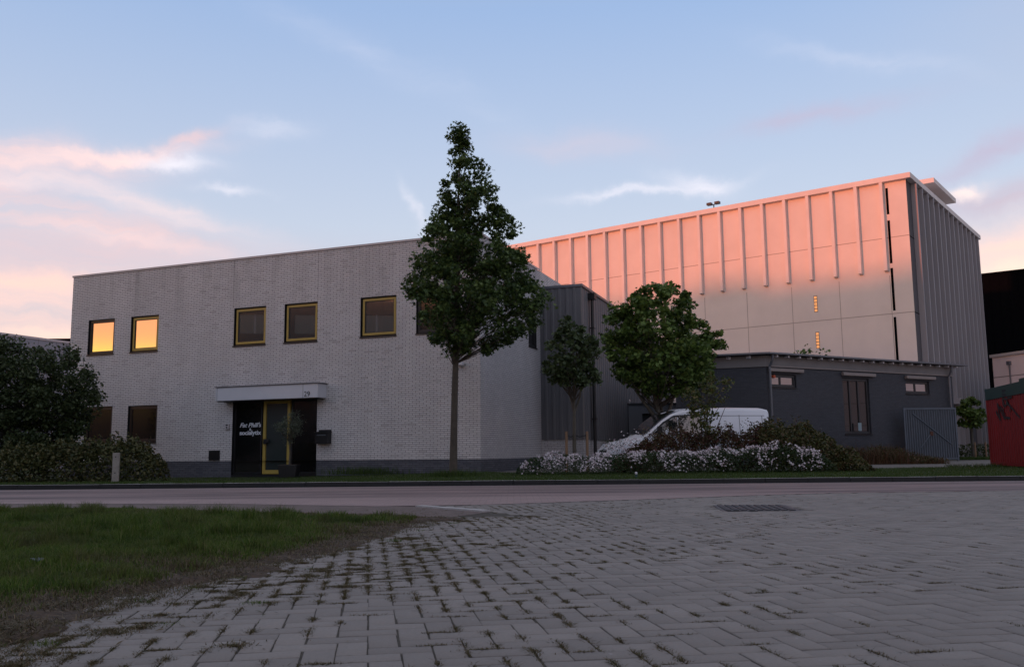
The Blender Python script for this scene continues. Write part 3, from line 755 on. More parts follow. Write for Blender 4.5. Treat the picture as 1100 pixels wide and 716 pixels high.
# ------------------------------------------------------------------ grey annex (local x to the right, outward -y)
A0 = (1.2285, 39.5196)
AX = empty('grey_annex', 'grey annex clad in vertical metal sheets beside the pale brick building', 'building', (A0[0], A0[1], 0), 112.1)
sdir = Vector((math.sin(R(18.9)), math.cos(R(18.9)))); xd = Vector((math.sin(R(112.1)), math.cos(R(112.1)))); yd = Vector((-xd.y, xd.x))
sl = Vector((sdir.dot(xd), sdir.dot(yd)))     # side direction in the annex frame
so = Vector((sl.y, -sl.x))                    # outward (right)
AL = 24
mb = MB()
pr = []
x = .02
while x < 1.9:
    pr += [(x, 0), (x+.13, 0), (x+.17, -.035), (x+.26, -.035), (x+.30, 0)]; x += .34
pr = [p_ for p_ in pr if p_[0] <= 1.88]+[(1.9, -.0)]
for p_, q_ in zip(pr, pr[1:]): mb.quad((p_[0], p_[1], 1.32), (q_[0], q_[1], 1.32), (q_[0], q_[1], 7.9), (p_[0], p_[1], 7.9))
mb.quad((-.2, .02, 1.32), (.03, .0, 1.32), (.03, .0, 7.9), (-.2, .02, 7.9))
t = 0
while t < AL:
    q0 = Vector((1.9, 0))+sl*t
    for aa, bb, n0, n1 in ((0, .10, 0, 0), (.10, .13, 0, .03), (.13, .19, .03, .03), (.19, .22, .03, 0), (.22, .42, 0, 0)):
        p_ = q0+sl*aa+so*n0; q_ = q0+sl*bb+so*n1
        mb.quad((p_.x, p_.y, 1.32), (q_.x, q_.y, 1.32), (q_.x, q_.y, 7.9), (p_.x, p_.y, 7.9))
    t += .42
e1 = Vector((1.9, 0))+sl*AL
mb.poly([(-.2, .0, 7.9), (1.9, 0, 7.9), (e1.x, e1.y, 7.9), (e1.x-14, e1.y, 7.9), (-12, 8, 7.9)])
mb.build('cladding', clad, AX)
mb = MB(); e2 = Vector((1.87, .03))+sl*AL
mb.quad((-.2, .03, -.2), (1.87, .03, -.2), (1.87, .03, 1.33), (-.2, .03, 1.33)); mb.quad((1.87, .03, -.2), (e2.x, e2.y, -.2), (e2.x, e2.y, 1.33), (1.87, .03, 1.33))
mb.build('base_wall', side_brick, AX)
mb = MB(); mb.box(-.2, 1.98, -.07, .0, 7.88, 7.99)
p_ = Vector((1.98, -.07)); q_ = p_+sl*AL; r_ = q_-so*.1; s_ = p_-so*.1
mb.prism([p_, q_, r_, s_], 7.88, 7.99); mb.build('roof_trim', zinc, AX)
mb = MB(); mb.box(1.885, 1.935, -.02, .03, 1.32, 7.88); mb.build('corner_trim', grey_fascia, AX)
pp = Vector((1.9, 0))+sl*1.35+so*.16
mb = MB(); mb.tube([(pp.x, pp.y, .1), (pp.x, pp.y, 7.5)], .075, 10); mb.box(pp.x-.16, pp.x+.16, pp.y-.16, pp.y+.16, 7.5, 7.78)
for z_ in (2.2, 4.2, 6.2): mb.box(pp.x-.1, pp.x+.1, pp.y-.1, pp.y+.1, z_, z_+.05)
mb.build('downpipe', black, AX)
# low link between annex and dark building
LK = empty('link_block', 'low flat grey link block with a dark doorway behind the white van', 'building', (6.0, 47.5, 0), 90)
mb = MB(); wall(mb, (0, 0), (1, 0), (0, -1), 0, 3.4, -.1, 3.2, [(.72, 1.3, .1, 2.75)], .2)
mb.quad((0, 0, 3.2), (3.4, 0, 3.2), (3.4, 8, 3.2), (0, 8, 3.2)); mb.quad((0, 0, -.1), (0, 8, -.1), (0, 8, 3.2), (0, 0, 3.2)); mb.build('wall', clad, LK)
mb = MB(); mb.box(.72, 1.3, .2, .24, .1, 2.75); mb.build('door', black, LK)
mb = MB(); mb.box(-.05, 3.4, -.06, .1, 3.201, 3.29); mb.build('roof_trim', black, LK)
mb = MB(); mb.tube([(.86, .5, 3.29), (.86, .5, 4.3)], .09, 10); mb.build('vent_pipe', black, LK)
mb = MB(); mb.tube([(.1, .4, 3.29), (.1, .4, 3.42), (.1, .4, 3.5)], [.05, .09, .05], 10); mb.build('roof_vent', coping_m, LK)

# ------------------------------------------------------------------ tall concrete building (x to the left, +y towards the camera)
TB = empty('concrete_hall', 'tall windowless pink concrete hall with vertical ribs catching the last sun', 'building', (24.78, 55.5, 0), -52.7)
TH, TL, TD = 17.6, 46., 21.2
mb = MB()
mb.quad((0, 0, -.3), (TL, 0, -.3), (TL, 0, TH), (0, 0, TH)); mb.quad((TL, 0, -.3), (TL, -TD, -.3), (TL, -TD, TH), (TL, 0, TH)); mb.quad((TL, -TD, -.3), (0, -TD, -.3), (0, -TD, TH), (TL, -TD, TH))
mb.quad((0, 0, TH), (TL, 0, TH), (TL, -TD, TH), (0, -TD, TH)); mb.build('wall', concrete, TB)
dr = (12.6, 14.6, .2, 2.9)
mb = MB(); wall(mb, (0, 0), (0, -1), (-1, 0), .0, TD, -.3, TH, [dr], .5); mb.build('side_wall', sidepanel, TB)
mb = MB(); mb.box(.5, .54, -14.6, -12.6, .2, 2.9); mb.build('doorway', black, TB)
mb = MB(); mb.box(-.12, 0, -12.6, -12.4, .2, 2.9); mb.box(-.12, 0, -14.8, -12.4, 2.9, 3.1); mb.build('door_frame', sidefin, TB)
mb = MB(); mb.box(-.75, -.01, -9.1, -7.2, 3.75, 4.15); mb.build('duct_box', sidefin, TB)
for k in range(29):
    s_ = 1.45+1.575*k
    if s_ > TL: break
    mb = MB(); mb.box(s_-.10, s_+.10, .0, .34, 11.88, 17.55)
    mb.poly([(s_-.10, 0, 11.80), (s_+.10, 0, 11.80), (s_+.10, .34, 11.88), (s_-.10, .34, 11.88)])
    mb.build('rib', fin_m, TB)
for k in range(14):
    y_ = -1.15-1.48*k
    mb = MB(); mb.box(-.34, 0, y_-.17, y_, 3.1 if 11.9 < -y_ < 15 else .0, 17.55); mb.build('side_fin', sidefin, TB)
mb = MB(); mb.box(-.36, TL, -.0, .36, 17.55, 17.88); mb.box(-.36, -.0, -TD-.2, .0, 17.55, 17.88); mb.box(0, TL, -.4, 0, 17.602, 17.88); mb.box(0.001, .4, -TD-.2, -.4, 17.602, 17.88); mb.build('roof_edge', fin_m, TB)
jn = MB()
for z_ in (14.0, 9.17, 4.4): jn.box(.0, TL, .0, .004, z_-.025, z_+.025)
for s_ in [1.32+3.15*k for k in range(14)]: jn.box(s_-.02, s_+.02, .0, .004, 0, 11.6)
jn.build('panel_joint', joint_m, TB)
jn = MB()
for z_ in (13.95, 9.15, 4.4): jn.box(-.004, 0, -12.2, -.0, z_-.03, z_+.03)
for z_ in (12.82, 8.0, 3.6): jn.box(-.004, 0, -TD, -12.2, z_-.03, z_+.03)
jn.build('side_panel_joint', blackclad, TB)
for a, b in ((15.5, 17.2), (12.35, 15.1), (9.35, 12.05), (6.1, 8.95), (3.2, 5.7), (.5, 2.9), (14.05, 14.1)):
    if b-a < .2: continue
    mb = MB(); mb.box(1.10, 1.25, .005, .012, a, b); mb.build('slot_window', blackclad, TB)
for z0 in (9.75, 7.35):
    mb = MB(); mb.box(5.93, 6.17, .004, .01, z0, z0+1.1); f_ = mb.build('slit_window', grey_fascia, TB)
    for i in range(5):
        mb = MB(); mb.box(5.96, 6.14, .012, .018, z0+.04+i*.212, z0+.20+i*.212); mb.build('lit_pane', litm, f_)
mb = MB(); mb.box(.7, 7, -18.45, -11.2, 20.15, 20.5); rf = mb.build('plant_room_roof', fin_m, TB)
mb = MB(); mb.box(2.2, 6.4, -17.6, -12.2, 17.61, 20.15); mb.build('plant_room', sidepanel, rf)
o = empty('roof_floodlight', 'small dark twin floodlight standing on the roof edge of the tall concrete hall', 'floodlight', Vector((24.78, 55.5, 17.88))+Vector((-.7955*12.9-.6060*.1, .6060*12.9-.7955*.1, 0)), -52.7)
mb = MB(); mb.tube([(0, 0, 0), (0, 0, .32)], .04); mb.tube([(-.3, 0, .30), (.3, 0, .30)], .03); mb.build('mast', black, o)
for q in (-.3, .3): mb = MB(); mb.box(q-.17, q+.17, -.1, .2, .28, .45); mb.build('lamp_head', black, o)

# ------------------------------------------------------------------ dark low building (x to the right, outward -y)
DB = empty('dark_brick_building', 'low dark grey painted brick building with white gutter line and shutters', 'building', (21.71, 45.0, 0), 60)
SW = [(-12.45, -10.83, 3.46, 4.02), (-7.92, -6.14, 1.48, 4.0), (-3.55, -1.80, 3.40, 4.0)]
mb = MB(); FT = 4.32
wall(mb, (-12.6, 0), (1, 0), (0, -1), 0, 12.6, -.2, FT, [(a+12.6, b+12.6, e, f) for a, b, e, f in SW], .16)
lw = Vector((-.615, .789)); lo_ = Vector((-.789, -.615)); LWL = 3.9
wall(mb, (-12.6, 0), lw, lo_, 0, LWL, -.2, FT, [(2.4, 3.15, 3.4, 3.85)], .16)
e_ = Vector((-12.6, 0))+lw*LWL
f_ = e_+Vector((.754, .657))*9
mb.quad((e_.x, e_.y, -.2), (f_.x, f_.y, -.2), (f_.x, f_.y, FT), (e_.x, e_.y, FT)); mb.quad((0, 0, -.2), (0, 12, -.2), (0, 12, FT), (0, 0, FT))
mb.build('wall', dark_brick, DB)
mb = MB()
fp = [(-12.63, -.05), (.03, -.05), (.03, 12), (f_.x-.03, f_.y), (e_.x-.04, e_.y-.03)]
mb.prism(fp, FT+.0, 4.80); mb.build('fascia', grey_fascia, DB)
mb = MB(); mb.box(-12.6, .03, -.062, -.051, FT, FT+.05); mb.build('fascia_trim', shutter, DB)
mb = MB(); fp2 = [(-12.78, -.42), (.75, -.42), (.75, 12.3), (f_.x-.4, f_.y+.2), (e_.x-.42, e_.y-.25)]
mb.prism(fp2, 4.83, 4.90); mb.build('roof_edge', zinc, DB)
for k in range(19):
    x = -12.2+.68*k; mb = MB(); mb.box(x-.035, x+.035, -.30, -.06, 4.72, 4.80); mb.build('gutter_bracket', alu, DB)
for k in range(5):
    p_ = Vector((-12.6, 0))+lw*(.7+.85*k)+lo_*.1; mb = MB(); mb.box(p_.x-.05, p_.x+.05, p_.y-.1, p_.y+.1, 4.68, 4.80); mb.build('gutter_bracket', alu, DB)
axd = ((0, 0), (1, 0), (0, -1))
frame_d = mat('dark_window_frame', (.045, .042, .045), .5, .1)
for i, (a, b, e, f) in enumerate(SW):
    mu = [a+(b-a)*.45] if i != 1 else [a+(b-a)*.30, a+(b-a)*.62]
    window(DB, a, b, e, f, frame_d, tglass if i == 1 else sglass, axis=axd, fr=.07, muntin=mu)
    mb = MB(); mb.box(a-.05, b+.35, -.16, 0, f+.09, f+.24); mb.build('shutter_box', shutter, DB, bevel=.02)
window(DB, 2.4, 3.15, 3.4, 3.85, frame_d, sglass, axis=((-12.6, 0), lw, lo_), fr=.06)
for x, n0 in ((-12.52, -.13), (-.42, -.13)):
    mb = MB(); mb.tube([(x, n0-.2, 4.8), (x, n0-.15, 4.55), (x, n0, 4.3), (x, n0, .2)], .055, 10); mb.build('downpipe', zinc, DB)
mb = MB(); mb.tube([(-12.25, -.0, 3.9), (-12.25, -.12, 3.9)], .07, 10); mb.build('alarm_lamp', amber, DB)
o = empty('window_card', 'small pale blue card standing inside the tall window of the dark building', 'card', Vector((21.71, 45, 0))+Vector((.866*-7.05+.5*.105, .5*-7.05-.866*.105, 1.62)), 60)
mb = MB(); mb.box(-.11, .11, -.004, .004, 0, .36); mb.build('card', mat('pale_blue_card', (.25, .33, .36), .6, .1), o)

# ------------------------------------------------------------------ gate
GT = empty('steel_gate', 'closed grey steel gate with vertical bars and cross brace', 'gate', (18.0, 42.2, .24), 90)
gw = 2.42; gh = 2.42
mb = MB()
for q in ((0, .07, 0, gh), (gw-.07, gw, 0, gh), (.07, gw-.07, gh-.08, gh), (.07, gw-.07, .06, .13)): mb.box(q[0], q[1], -.035, .035, q[2], q[3])
mb.build('gate_frame', gate_m, GT)
mb = MB()
for i in range(21): x = .13+i*.108; mb.box(x-.022, x+.022, -.012, .012, .13, gh-.08)
mb.build('bars', gate_m, GT)
mb = MB(); mb.box(.07, gw-.07, .03, .036, .13, gh-.08); mb.build('backing_mesh', mat('gate_sheet', (.075, .088, .105), .6, .2), GT)
mb = MB(); mb.tube([(.4, -.03, gh-.25), (gw-.3, -.03, .75)], .022, 6); mb.tube([(.7, -.03, .6), (1.3, -.03, 1.35)], .022, 6); mb.build('brace', gate_m, GT)
mb = MB(); mb.box(1.16, 1.30, -.06, -.02, 1.15, 1.34); mb.build('lock', rust, GT)
# ------------------------------------------------------------------ red container
CT = empty('shipping_container', 'red steel container with dark green top band and black graffiti', 'container', (18.36, 35.48, .14), 192.8)
# local x runs from the far left corner towards the camera side; outward face is -y? keep both sides symmetric
CLn, CW, CH = 6.06, 2.44, 2.84
mb = MB()
def corr(mb, x0, x1, y, depth, z0, z1, mi=0):
    x = x0; pts = [(x, y)]
    while x < x1-.3:
        pts += [(x+.07, y), (x+.11, y+depth), (x+.20, y+depth), (x+.24, y)]; x += .28
    pts.append((x1, y))
    for p_, q_ in zip(pts, pts[1:]): mb.quad((p_[0], p_[1], z0), (q_[0], q_[1], z0), (q_[0], q_[1], z1), (p_[0], p_[1], z1), mi)
ZB = 2.62
corr(mb, .12, CLn-.12, .02, .022, .12, ZB-.14)
mb.quad((.12, .02, .0), (CLn-.12, .02, .0), (CLn-.12, .02, .13), (.12, .02, .13))
mb.box(0, CLn, .0, CW, .0, .12); mb.box(.0, .14, .0, .14, .12, ZB-.14); mb.box(CLn-.14, CLn, 0, .14, .12, ZB-.14)
mb.box(.04, CLn-.04, .10, CW-.02, .13, ZB-.141)
mb.build('body', red, CT)
mb = MB(); mb.box(-.004, CLn+.004, -.004, CW, ZB-.14, 2.90); mb.box(4.25, CLn, -.008, .5, 2.901, 2.99); mb.build('top_band', green_p, CT)
mb = MB()
for x in (0, CLn-.18): mb.box(x-.01, x+.17, -.012, .16, 2.80, 2.915)
mb.build('corner_casting', green_p, CT)
mb = MB()
def gst(*pts, w_=.045):
    for p_, q_ in zip(pts, pts[1:]):
        a = Vector(p_); b = Vector(q_); d = (b-a).normalized(); n_ = Vector((-d.y, d.x))*w_; a = a-d*w_*.4; b = b+d*w_*.4
        mb.quad((a.x+n_.x, -.006-len(mb.v)*.00002, a.y+n_.y), (b.x+n_.x*.7, -.006-len(mb.v)*.00002, b.y+n_.y*.7), (b.x-n_.x*.7, -.006-len(mb.v)*.00002, b.y-n_.y*.7), (a.x-n_.x, -.006-len(mb.v)*.00002, a.y-n_.y))
gz_ = lambda x, y: (1.28+(x-290)*.0075, 2.42-(y-250)*.0031-(x-320)*.0004-.14)
G_ = lambda *a: [gz_(*q) for q in a]
gst(*G_((290, 345), (350, 445), (320, 250), (385, 360), (430, 430)), w_=.055); gst(*G_((370, 285), (405, 330), (440, 410), (510, 415)))
gst(*G_((415, 100), (475, 95))); gst(*G_((420, 150), (478, 150))); gst(*G_((445, 98), (447, 152))); gst(*G_((418, 110), (420, 150)))
gst(*G_((415, 190), (470, 195), (498, 240), (440, 280), (412, 200), (415, 320))); gst(*G_((490, 185), (560, 170))); gst(*G_((470, 235), (550, 300), (600, 350), (655, 402))); gst(*G_((530, 262), (515, 335)))
mb.build('graffiti', ink, CT)

# ------------------------------------------------------------------ buildings behind
o = empty('black_warehouse', 'tall black clad warehouse standing behind the pink concrete hall on the right', 'building', (43.0, 95.0, 0), 127.3)
mb = MB(); mb.box(-8, 60, 0, 30, -.3, 18.2); mb.build('wall', blackclad, o)
mb = MB(); mb.box(-8.1, 60.1, -.15, 30, 18.2, 18.42); mb.build('roof_edge', blackclad, o)
mb = MB()
for i in range(80): mb.box(-7.8+i*.85, -7.7+i*.85, -.04, -.001, 0, 18.2)
mb.build('cladding_seam', blackclad, o)
o = empty('pale_shed', 'pale low warehouse with a thin drainpipe beside the red container', 'building', (31.7, 60.0, 0), 166)
mb = MB(); mb.box(0, 40, 0, 18, -.3, 6.72); mb.build('wall', pinkwall, o)
mb = MB(); mb.box(-.1, 40, -.12, 18, 6.721, 6.9); mb.build('roof_edge', coping_m, o)
mb = MB()
for z_ in (5.4, 3.9, 2.4): mb.box(0, 40, -.005, -.001, z_-.03, z_+.03)
mb.build('panel_joint', shutter, o)
mb = MB(); mb.tube([(1.5, -.08, 0), (1.5, -.08, 6.3)], .05); mb.box(1.38, 1.62, -.2, -.01, 6.1, 6.35); mb.build('downpipe', zinc, o)
o = empty('metal_shed', 'grey panelled industrial shed behind the dark bush on the left', 'building', (-34.0, 60.0, 0), 22)
mb = MB(); mb.box(-25, 22, 0, 20, -.3, 8.9); mb.build('wall', shedwall, o)
mb = MB(); mb.box(-25.1, 22.1, -.06, 20.1, 8.901, 9.06); mb.build('roof_edge', coping_m, o)
mb = MB()
for i in range(30): mb.box(-24+i*1.5, -23.97+i*1.5, -.004, -.001, 0, 8.9)
mb.build('panel_joint', clad, o)
o = empty('flat_roofed_building', 'dark flat roofed building with a thin chimney far behind the grey shed', 'building', (-47.9, 92.0, 0), 90)
mb = MB(); mb.box(0, 30, 0, 14, -.3, 12.3); mb.build('wall', shedwall, o)
mb = MB(); mb.box(.5, 30.3, -.4, 14, 12.301, 12.75); mb.build('roof_edge', blackclad, o)
mb = MB(); mb.tube([(3.5, 2, 12.6), (3.5, 2, 14.3)], .12); mb.build('chimney', frame_d, o)
# the office block across the street; it is mirrored in the windows and its shadow covers the street
pO = (.643, -.766)
o = empty('office_block', 'brown brick office block across the street reflected in the yellow framed windows', 'building', (-64.4, 11.3, 0), 140)
mb = MB()
fl = []
for k in range(4):
    for i in range(11): fl.append((3+i*6.2, 7.4+i*6.2, 1.2+k*4.0, 3.2+k*4.0))
wall(mb, (0, 0), (1, 0), (0, 1), 0, 71, -.3, 16.75, fl, .25)
mb.box(0, 71, -14, -.5, -.3, 16.75); mb.build('wall', office_brick, o)
for (a, b, z0, z1) in ((9, 14, 16.7, 17.6), (22, 25, 16.7, 17.3), (33, 43, 16.7, 17.7), (56, 60, 16.7, 17.5)):  # unseen roof boxes added to make the block's shadow edge uneven
    mb = MB(); mb.box(a, b, -9, -3, z0, z1); mb.build('shadow_edge_box', clad, o)
for a, b, e, f in fl:
    mb = MB(); mb.box(a, b, -.22, -.2, e, f); fo = mb.build('window', tglass, o)
    mb = MB(); mb.box((a+b)/2-.05, (a+b)/2+.05, -.2, -.12, e, f); mb.build('mullion', coping_m, fo)
mb = MB()
for q in range(9): mb.box(.0+q*.0, 71, .05, .09, 16.5, 16.56) if q == 0 else mb.box(q*8, q*8+.06, .05, .09, 16.3, 17.0)
mb.box(0, 71, .05, .09, 16.95, 17.02); mb.build('roof_railing', zinc, o)

o = empty('storage_hall', 'long low brown storage hall across the street mirrored in the lower windows', 'building', (-102, 34, 0), 165)
mb = MB(); mb.box(0, 62, -20, 0, -.3, 10.2); mb.build('wall', office_brick, o)
mb = MB(); mb.box(-.2, 62.2, -20.2, .2, 10.201, 10.5); mb.build('roof_edge', clad, o)
mb = MB(); mb.box(18, 23, 0.01, .08, 0, 4.5); mb.build('roller_door', clad, o)

# ------------------------------------------------------------------ white van (local x forward, y left, z up)
VN = empty('white_van', 'white panel van parked behind the flower bed facing left', 'van', (5.80, 31.6, .1), None)
VN.rotation_euler = (0, 0, R(180+11)); VN.scale = (1.06, 1, 1)
VL = 5.35
#        x,   zb,  zt, half width at waist, half width at top, waist z
st = [(2.68, .42, .62, .70, .62, .5), (2.62, .30, .82, .86, .78, .6), (2.40, .26, .98, .93, .84, .75), (1.95, .25, 1.10, .95, .84, .85), (1.62, .25, 1.20, .96, .86, .95),
      (1.40, .25, 1.38, .97, .88, 1.0), (.95, .25, 1.76, .98, .84, 1.05), (.62, .25, 1.98, .98, .83, 1.05), (.30, .25, 2.09, .98, .84, 1.05), (-.4, .25, 2.14, .98, .85, 1.05),
      (-1.6, .25, 2.16, .98, .85, 1.05), (-2.45, .25, 2.15, .98, .85, 1.05), (-2.62, .27, 2.12, .97, .83, 1.05), (-2.67, .33, 2.06, .955, .81, 1.05)]
def vsec(x, zb, zt, hw, ht, zw):
    r_ = min(.12, (zt-zw)*.5+.02)
    pts = [(hw*.93, zb), (hw, zb+.10), (hw, zw), (ht+(hw-ht)*.28, zt-r_*1.2), (ht, zt-r_*.55), (ht-.09, zt-.10*r_/.16*.9), (ht-.30, zt-.02), (0, zt+.012)]
    return [(x, y, z) for y, z in pts] + [(x, -y, z) for y, z in reversed(pts[:-1])]
secs = [vsec(*q) for q in st]; ns = len(secs[0])
mb = MB()
for q in secs: mb.v += q
for i in range(len(secs)-1):
    for j in range(ns): a = i*ns+j; b = i*ns+(j+1) % ns; mb.f.append((a, b, b+ns, a+ns)); mb.mi.append(0)
mb.f.append(tuple(range(ns))); mb.f.append(tuple(reversed([(len(secs)-1)*ns+j for j in range(ns)]))); mb.mi += [0, 0]
vb = mb.build('body', white_paint, VN, smooth=True)
def side_at(x, z, sgn, off=.006):
    xs_ = [q[0] for q in st][::-1]
    g_ = lambda k: float(np.interp(x, xs_, [q[k] for q in st][::-1]))
    zt, hw, ht, zw = g_(2), g_(3), g_(4), g_(5); r_ = min(.12, (zt-zw)*.5+.02)
    z1, y1 = zt-r_*1.2, ht+(hw-ht)*.28
    y = hw if z <= zw else hw+(y1-hw)*(z-zw)/max(z1-zw, .01)
    return (x, sgn*(y+off), z)
def patch(name, pts, material, sgn, off, parent=VN, div=1):
    mb = MB(); mb.poly([side_at(x, z, sgn, off) for x, z in pts]); inner = [side_at(x, z, sgn, off-.03) for x, z in pts]
    n_ = len(pts); i0 = len(mb.v); mb.v += inner
    for q in range(n_): mb.f.append((q, (q+1) % n_, i0+(q+1) % n_, i0+q)); mb.mi.append(0)
    return mb.build(name, material, parent)
vglass = glassmat('van_glass', (.010, .013, .016), .12, .03)
for sg in (1, -1):
    patch('side_window', [(.42, 1.22), (.42, 1.84), (-.12, 1.86), (-.30, 1.80), (-.30, 1.22)], vglass, sg, .012)
    patch('quarter_window', [(1.34, 1.22), (.92, 1.58), (.60, 1.80), (.46, 1.83), (.46, 1.22)], vglass, sg, .012)
    pf = patch('window_rubber', [(1.42, 1.19), (.94, 1.64), (.58, 1.86), (.4, 1.88), (-.16, 1.90), (-.35, 1.83), (-.35, 1.18)], rubber, sg, .007)
    mb = MB()
    for x in (-.48, -1.62):
        a = [side_at(x, z, sg, .006) for z in (.35, 1.05, 1.88)]; b = [side_at(x-.018, z, sg, .006) for z in (.35, 1.05, 1.88)]
        mb.quad(a[0], a[1], b[1], b[0]); mb.quad(a[1], a[2], b[2], b[1])
    for x0, x1, z in ((-.62, -2.5, 1.86), (-.62, -2.5, 1.12)):
        mb.quad(side_at(x0, z, sg), side_at(x1, z, sg), side_at(x1, z-.018, sg), side_at(x0, z-.018, sg))
    mb.quad(side_at(-2.42, 1.12, sg), side_at(-2.42, 1.86, sg), side_at(-2.40, 1.86, sg), side_at(-2.40, 1.12, sg))
    mb.build('door_seam', clad, VN)
    patch('door_handle', [(-.22, 1.02), (-.22, 1.07), (-.42, 1.07), (-.42, 1.02)], rubber, sg, .03)
    mb = MB(); p_ = side_at(1.12, 1.22, sg, .0); mb.tube([p_, (p_[0], p_[1]+sg*.16, p_[2]+.05)], .02); mb.box(p_[0]-.05, p_[0]+.07, p_[1]+sg*.13, p_[1]+sg*.30, p_[2]-.05, p_[2]+.28)
    mb.build('wing_mirror', rubber, VN, bevel=.02)
    mb = MB(); mb.poly([(2.60, sg*.80, .62), (2.42, sg*.92, .70), (2.15, sg*.93, .95), (2.42, sg*.80, .96), (2.60, sg*.6, .80), (2.655, sg*.55, .64)])
    mb.build('headlight', alu, VN)
    patch('tail_light', [(-2.58, .95), (-2.58, 1.45), (-2.64, 1.45), (-2.64, .95)], red, sg, .012)
    for x in (1.72, -1.75):
        mb = MB(); ys = (sg*.76, sg*.97); mb.tube([(x, ys[0], .33), (x, ys[1], .33)], .33, 24); wh = mb.build('wheel', rubber, VN)
        mb = MB(); mb.tube([(x, sg*.971, .33), (x, sg*.985, .33)], .20, 18); mb.build('rim', zinc, wh)
mb = MB()
def ws(x, f_):    # windscreen strip over the glass slope
    zt = float(np.interp(x, [q[0] for q in st][::-1], [q[2] for q in st][::-1])); ht = float(np.interp(x, [q[0] for q in st][::-1], [q[4] for q in st][::-1]))
    return (x+.012, f_*(ht-.07), zt+.012)
row = [(x) for x in (1.55, 1.3, 1.0, .7, .42)]
for a, b in zip(row, row[1:]):
    for f0, f1 in ((-1, -.5), (-.5, 0), (0, .5), (.5, 1)): mb.quad(ws(a, f0), ws(a, f1), ws(b, f1), ws(b, f0))
mb.build('windscreen', vglass, VN, smooth=True)
mb = MB(); mb.box(2.55, 2.72, -.82, .82, .28, .52); mb.build('bumper', rubber, VN, bevel=.04)
mb = MB(); mb.poly([(2.70, -.45, .54), (2.70, .45, .54), (2.65, .42, .74), (2.65, -.42, .74)]); mb.build('grille', rubber, VN)
mb = MB(); mb.box(-2.675, -2.66, -.008, .008, .4, 1.95); mb.build('rear_door_seam', clad, VN)

# ------------------------------------------------------------------ trees
def limb(mb, a, b, r0_, r1_, bend=.12, n=5, sides=7):
    a, b = Vector(a), Vector(b); L = (b-a).length; off = Vector(rng.normal(0, bend*L*.35, 3)); off.z = abs(off.z)*.3
    pts = [a.lerp(b, t)+off*math.sin(math.pi*t) for t in np.linspace(0, 1, n)]
    mb.tube([tuple(p) for p in pts], list(np.linspace(r0_, r1_, n)), sides)
def crown(parent, X0, Y0, prof, ncl, nleaf, size, shape, material, cr_, name='foliage', ydepth=1.0, branch=None, bmat=bark, stemtop=None, bw=.02, fill=.35, asp=1.0, topc=0):
    """prof: rows of (z, x_left, x_right) relative to the trunk; leaves hang in clumps on real twigs"""
    prof = np.array(sorted(prof)); z0, z1 = prof[0, 0], prof[-1, 0]; C = []
    zs = np.linspace(z0, z1, 200); wdt = np.interp(zs, prof[:, 0], prof[:, 2]-prof[:, 1])**1.5; cdf = np.cumsum(wdt)/wdt.sum()
    for q in range(ncl):
        z = np.interp(rng.uniform(), cdf, zs); xl = np.interp(z, prof[:, 0], prof[:, 1]); xr = np.interp(z, prof[:, 0], prof[:, 2])
        hw = max((xr-xl)/2-cr_*.32, .03); th_ = rng.uniform(0, 2*math.pi); rr = math.sqrt(rng.uniform(fill**2, 1))
        C.append(((xl+xr)/2+hw*rr*math.cos(th_), hw*rr*math.sin(th_)*ydepth, z))
    for q in range(topc):
        z = z1-.12-.85*q/max(topc, 1); C.append(((prof[-1, 1]+prof[-1, 2])/2+rng.normal(0, .05+.10*q/max(topc, 1)), rng.normal(0, .08), z))
    ncl += topc
    C = np.array(C)
    k = rng.integers(0, ncl, nleaf); rad = cr_*rng.uniform(.45, 1.35, ncl)
    D = rng.normal(size=(nleaf, 3)); D /= np.linalg.norm(D, axis=1)[:, None]
    D *= (rng.uniform(0, 1, nleaf)**.5)[:, None]*rad[k][:, None]; D[:, 2] *= .75*asp
    Pn = C[k]+D; Pn[:, 2] -= .12*np.hypot(D[:, 0], D[:, 1])
    leaves(name, Pn, size, shape, material, parent, upbias=.25)
    if stemtop is not None:
        mb = MB()
        for q in C:
            if rng.uniform() > .45: continue
            zb = max(stemtop[0], q[2]-.35-rng.uniform(.5, 1.1)*math.hypot(q[0], q[1])*.7); t_ = min(1, (zb-stemtop[0])/(stemtop[1]-stemtop[0]+1e-6))
            limb(mb, (stemtop[2]*t_, 0, zb), tuple(q), bw*(1.3-.9*t_), .006, sides=5)
        mb.build('branches', bmat, parent)
    return C
def stakes(parent_loc, spots, h, label, group, hoop=None):
    for (dx_, dy_, lb) in spots:
        o = empty('tree_stake', lb, 'stake', (parent_loc[0]+dx_, parent_loc[1]+dy_, parent_loc[2]), None, group)
        mb = MB(); mb.tube([(0, 0, -.1), (0, 0, h)], .045, 8); mb.build('pole', stake_m, o)
        mb = MB(); mb.tube([(0, 0, h-.12), (-dx_*.6, -dy_*.6, h-.18), (-dx_*.9, -dy_*.9, h-.12)], .016, 6); mb.build('rubber_tie', rubber, o)

